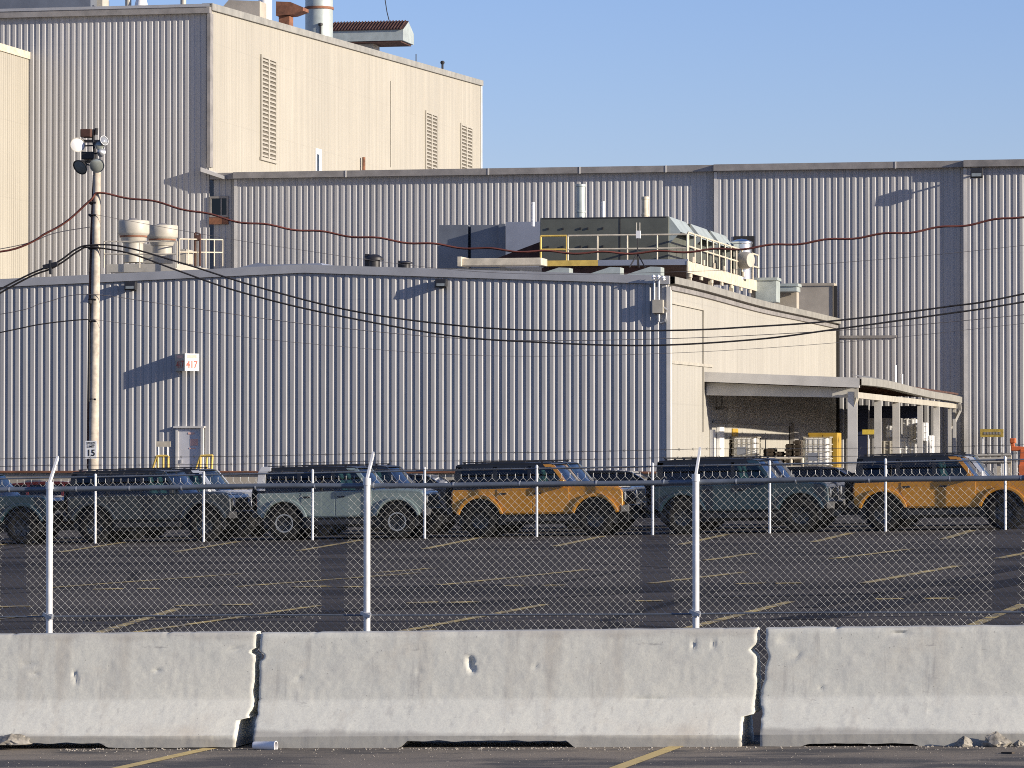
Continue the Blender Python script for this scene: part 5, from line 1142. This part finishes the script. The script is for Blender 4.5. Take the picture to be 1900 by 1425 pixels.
# ------------------------------------------------------------------ light pole, cables
YPo = 110.0
ptop = P(180, 300, YPo); pbot = P(173, 870, YPo); gpz = gz(pbot.x, YPo)
pl_ = empty('light_pole', (pbot.x, YPo, gpz), 'tall timber pole carrying a cluster of flood lamps', 'light pole')
xat = lambda z: pbot.x + (ptop.x - pbot.x) * (z - pbot.z) / (ptop.z - pbot.z)
mb = MB(); pts = []
n = 14; sides = 14
for k in range(n + 1):
    z = gpz - .3 + (ptop.z - gpz + .3) * k / n; r = .165 - .05 * k / n; t = [2 * math.pi * j / sides for j in range(sides)]
    for a in t: mb.v.append((xat(z) + r * math.cos(a) * random.uniform(.97, 1.03), YPo + r * math.sin(a), z))
for k in range(n):
    for j in range(sides): mb.f.append((k*sides + j, k*sides + (j+1) % sides, (k+1)*sides + (j+1) % sides, (k+1)*sides + j))
mb.f.append(tuple(range(n * sides, (n + 1) * sides)))
mb.build('pole', M['pole'], pl_, smooth=50)
def Q(px, py, dy=0): return P(px, py, YPo + dy)
mb = MB(); mb.cyl(Q(180, 330), Q(172, 240), .05, n=8); mb.beam(Q(150, 262), Q(196, 262), .08, .08); mb.beam(Q(150, 300), Q(190, 300), .08, .08); mb.build('bracket', M['blacksteel'], pl_)
mb = MB(); mb.box(Q(153, 0).x, Q(172, 0).x, YPo - .2, YPo + .2, Q(0, 258).z, Q(0, 243).z); mb.build('ballast_box', M['rustdark'], pl_, bevel=.02)
mb = MB(); mb.box(Q(155, 0).x, Q(178, 0).x, YPo - .2, YPo + .2, Q(0, 299).z, Q(0, 285).z); mb.build('ballast_box', M['blacksteel'], pl_, bevel=.02)
mb = MB(); mb.cyl(Q(178, 250), Q(179, 238), .06, n=8); mb.build('photocell', M['blacksteel'], pl_)
def flood(px, py, rpx, ax, shell, lens):
    c = Q(px, py, -.25); r = rpx / 64.5; ax = Vector(ax).normalized()
    s = MB().lathe(c, ax, [(0, -r * 1.1), (r * .35, -r * 1.05), (r * .6, -r * .7), (r * .92, -r * .2), (r, 0), (r * 1.05, .02), (r * .97, .02)], 24).build('flood_lamp', shell, pl_, smooth=50)
    MB().lathe(c, ax, [(0, .05), (r * .5, .045), (r * .97, .0)], 24).build('lens', lens, s, smooth=60)
    mb = MB(); mb.beam(c - ax * r * .9, Vector((xat(c.z), YPo, c.z)), .04, .04); mb.build('arm', M['blacksteel'], s)
flood(144, 269, 13.5, (.55, -1, .15), M['vent'], M['white']); flood(149, 310, 15, (-.35, -.9, -.62), M['black'], M['lampdull']); flood(180, 307, 13.5, (.3, -1, -.35), M['galvdull'], M['lampdull']); flood(193, 261, 9, (.8, -.55, .25), M['galv'], M['lamp']); flood(185, 270, 9, (.4, -1, -.1), M['galvdull'], M['lampdull']); flood(188, 283, 8.5, (.3, .9, -.3), M['galv'], M['lampdull'])
mb = MB()
for py in (375, 398, 460, 555, 595, 740): mb.cyl(Q(168, py, -.12), Q(178, py + 1, -.12), .03, n=6); mb.cyl(Q(165, py, -.05), Q(170, py + 4, -.1), .035, n=6)
mb.tube([Q(166, 560, -.12), Q(165, 650, -.13), Q(165, 745, -.13)], .02, 6); mb.lathe(Q(167, 560, -.17), (0, 0, 1), [(0, -.06), (.05, -.05), (.05, .05), (0, .06)], 8); mb.build('pole_hardware', M['blacksteel'], pl_)
MB().tube([Q(174, 325, -.05), Q(168.5, 450, -.06), Q(165.5, 600, -.07), Q(163.5, 760, -.08), Q(163, 870, -.08)], .035, 8).build('conduit', M['rustdark'], pl_, smooth=60)
ss = empty('speed_limit_sign', Q(168, 862, -.3), 'speed limit 15 sign fixed on the light pole', 'sign')
a, b = Q(158.5, 851, -.3), Q(179.5, 818, -.3)
bd = MB().box(a.x, b.x, YPo - .31, YPo - .295, a.z, b.z).build('plate', M['offwhite'], ss)
cxs = (a.x + b.x) / 2; hs = b.z - a.z
mb = MB(); text_mesh(mb, 'SPEED', hs * .19, (cxs, YPo - .31, a.z + hs * .86), (1, 0, 0), (0, 0, 1), (0, -1, 0), .002); text_mesh(mb, 'LIMIT', hs * .19, (cxs, YPo - .31, a.z + hs * .68), (1, 0, 0), (0, 0, 1), (0, -1, 0), .002); text_mesh(mb, '15', hs * .50, (cxs, YPo - .31, a.z + hs * .31), (1, 0, 0), (0, 0, 1), (0, -1, 0), .006)
mb.build('lettering', M['letter'], bd, fix=False)
mb = MB(); mb.box(a.x + .1, b.x - .1, YPo - .294, YPo - .1, a.z + .1, a.z + .14); mb.box(a.x + .1, b.x - .1, YPo - .294, YPo - .1, b.z - .14, b.z - .1); mb.build('bracket', M['galv'], ss)
def spline(pts, n=14):
    P_ = [pts[0]] + pts + [pts[-1]]; out = []
    for i in range(1, len(P_) - 2):
        p0, p1, p2, p3 = P_[i-1], P_[i], P_[i+1], P_[i+2]
        for k in range(n):
            t = k / n; out.append(tuple(.5 * ((2*p1[j]) + (-p0[j]+p2[j])*t + (2*p0[j]-5*p1[j]+4*p2[j]-p3[j])*t*t + (-p0[j]+3*p1[j]-3*p2[j]+p3[j])*t**3) for j in (0, 1)))
    out.append(pts[-1]); return out
def cable(pts, r, mat, label, wav=0, wl=100, group='overhead cables', dy=-.14):
    sp_ = spline(pts); w = []
    for px, py in sp_: w.append(P(px, py + wav * math.sin(px / wl * 2 * math.pi), YPo + dy))
    mb = MB(); mb.tube(w, r, 6); return tag(mb.build('overhead_cable', mat, smooth=60), label, 'cable', group)
cable([(-400, 560), (0, 467), (90, 432), (165, 375), (190, 360), (300, 378), (430, 408), (540, 424), (700, 443), (860, 459), (1000, 467), (1150, 469), (1300, 465), (1420, 457), (1640, 435), (1760, 421), (1900, 401), (2400, 330), (3600, 190)], .034, M['cablered'], 'thick wavy red brown cable over the roofs', 2.2, 104)
cable([(-400, 760), (0, 537), (100, 490), (140, 463), (168, 455), (230, 458), (350, 492), (480, 533), (650, 576), (830, 602), (1000, 613), (1250, 613), (1400, 606), (1550, 595), (1750, 570), (1900, 545), (2400, 430), (3600, 190)], .028, M['cable'], 'upper black cable of the sagging pair', 0)
cable([(-400, 790), (0, 544), (100, 496), (145, 466), (168, 459), (240, 470), (330, 502), (440, 540), (600, 580), (830, 622), (1000, 635), (1200, 641), (1400, 630), (1550, 611), (1750, 583), (1900, 560), (2400, 470), (3600, 250)], .028, M['cable'], 'lower black cable of the sagging pair', 0)
cable([(-400, 520), (0, 462), (100, 433), (168, 421)], .014, M['cablethin'], 'thin cable meeting the pole below the red cable at left', 0)
cable([(-400, 640), (0, 583), (80, 562), (165, 546), (330, 568), (600, 605), (900, 630), (1250, 628), (1600, 610), (1900, 584), (2400, 530), (3600, 420)], .011, M['cablethin'], 'thin grey cable below the black pair', 0)
cable([(-400, 700), (0, 617), (80, 601), (155, 593), (168, 596)], .02, M['cable'], 'short black cable entering the pole lowest at left', 0)
cable([(168, 592), (330, 612), (600, 640), (900, 660), (1250, 655), (1600, 632), (1900, 600), (2400, 545), (3600, 430)], .007, M['cablethin'], 'faintest lowest wire crossing the warehouse wall', 0)
cable([(176, 398), (500, 455), (900, 505), (1300, 503), (1600, 484), (1900, 455), (2400, 390), (3600, 240)], .007, M['cablethin'], 'faint upper wire above the black pair', 0)
mb = MB(); p = Q(93, 494, -.14); mb.beam(p + Vector((-.22, 0, -.03)), p + Vector((.24, 0, .07)), .09, .14); mb.beam(p + Vector((0, 0, .18)), p + Vector((.02, 0, -.24)), .08, .1); tag(mb.build('cable_splice', M['black'], bevel=.02), 'black splice box hung on the left cables', 'splice')

# ------------------------------------------------------------------ light, sky, camera
EL, BE = R(14.5), R(13.4)
w = bpy.data.worlds.new('World'); sc.world = w; w.use_nodes = True; nt = w.node_tree
sky = nt.nodes.new('ShaderNodeTexSky'); sky.sky_type = 'NISHITA'; sky.sun_disc = False; sky.sun_elevation = EL; sky.sun_rotation = R(90) + BE
sky.air_density = 1.0; sky.dust_density = .3; sky.ozone_density = 5.0; sky.altitude = 200
bg = nt.nodes['Background']; bg.inputs['Strength'].default_value = .082; link(nt, mix(nt, 1.0, sky.outputs[0], (1.27, 1.0, 1.12), 'MULTIPLY'), bg.inputs[0])
sd = bpy.data.lights.new('sun', 'SUN'); sd.energy = 4.3; sd.angle = R(.5); sd.color = (1, .90, .76)
so = bpy.data.objects.new('sun', sd); COL.objects.link(so); so.location = (60, -20, 60)
to = Vector((math.cos(EL) * math.cos(BE), -math.cos(EL) * math.sin(BE), math.sin(EL))); so.rotation_euler = to.to_track_quat('Z', 'Y').to_euler()
cd = bpy.data.cameras.new('camera'); co = bpy.data.objects.new('camera', cd); COL.objects.link(co); sc.camera = co
cd.sensor_fit = 'HORIZONTAL'; cd.sensor_width = 36; cd.lens = F / 1900 * 36; cd.clip_end = 3000; cd.clip_start = .5
co.location = (0, 0, EYE); co.rotation_euler = (-fc).to_track_quat('Z', 'Y').to_euler()
sc.view_settings.view_transform = 'Standard'; sc.view_settings.look = 'None'; sc.view_settings.exposure = .9; sc.view_settings.gamma = 1
sc.cycles.sample_clamp_indirect = 1.2; sc.cycles.max_bounces = 8; sc.cycles.transparent_max_bounces = 12; sc.cycles.use_denoising = False; sc.cycles.use_adaptive_sampling = False; sc.cycles.pixel_filter_type = 'BLACKMAN_HARRIS'; sc.cycles.filter_width = 1.0
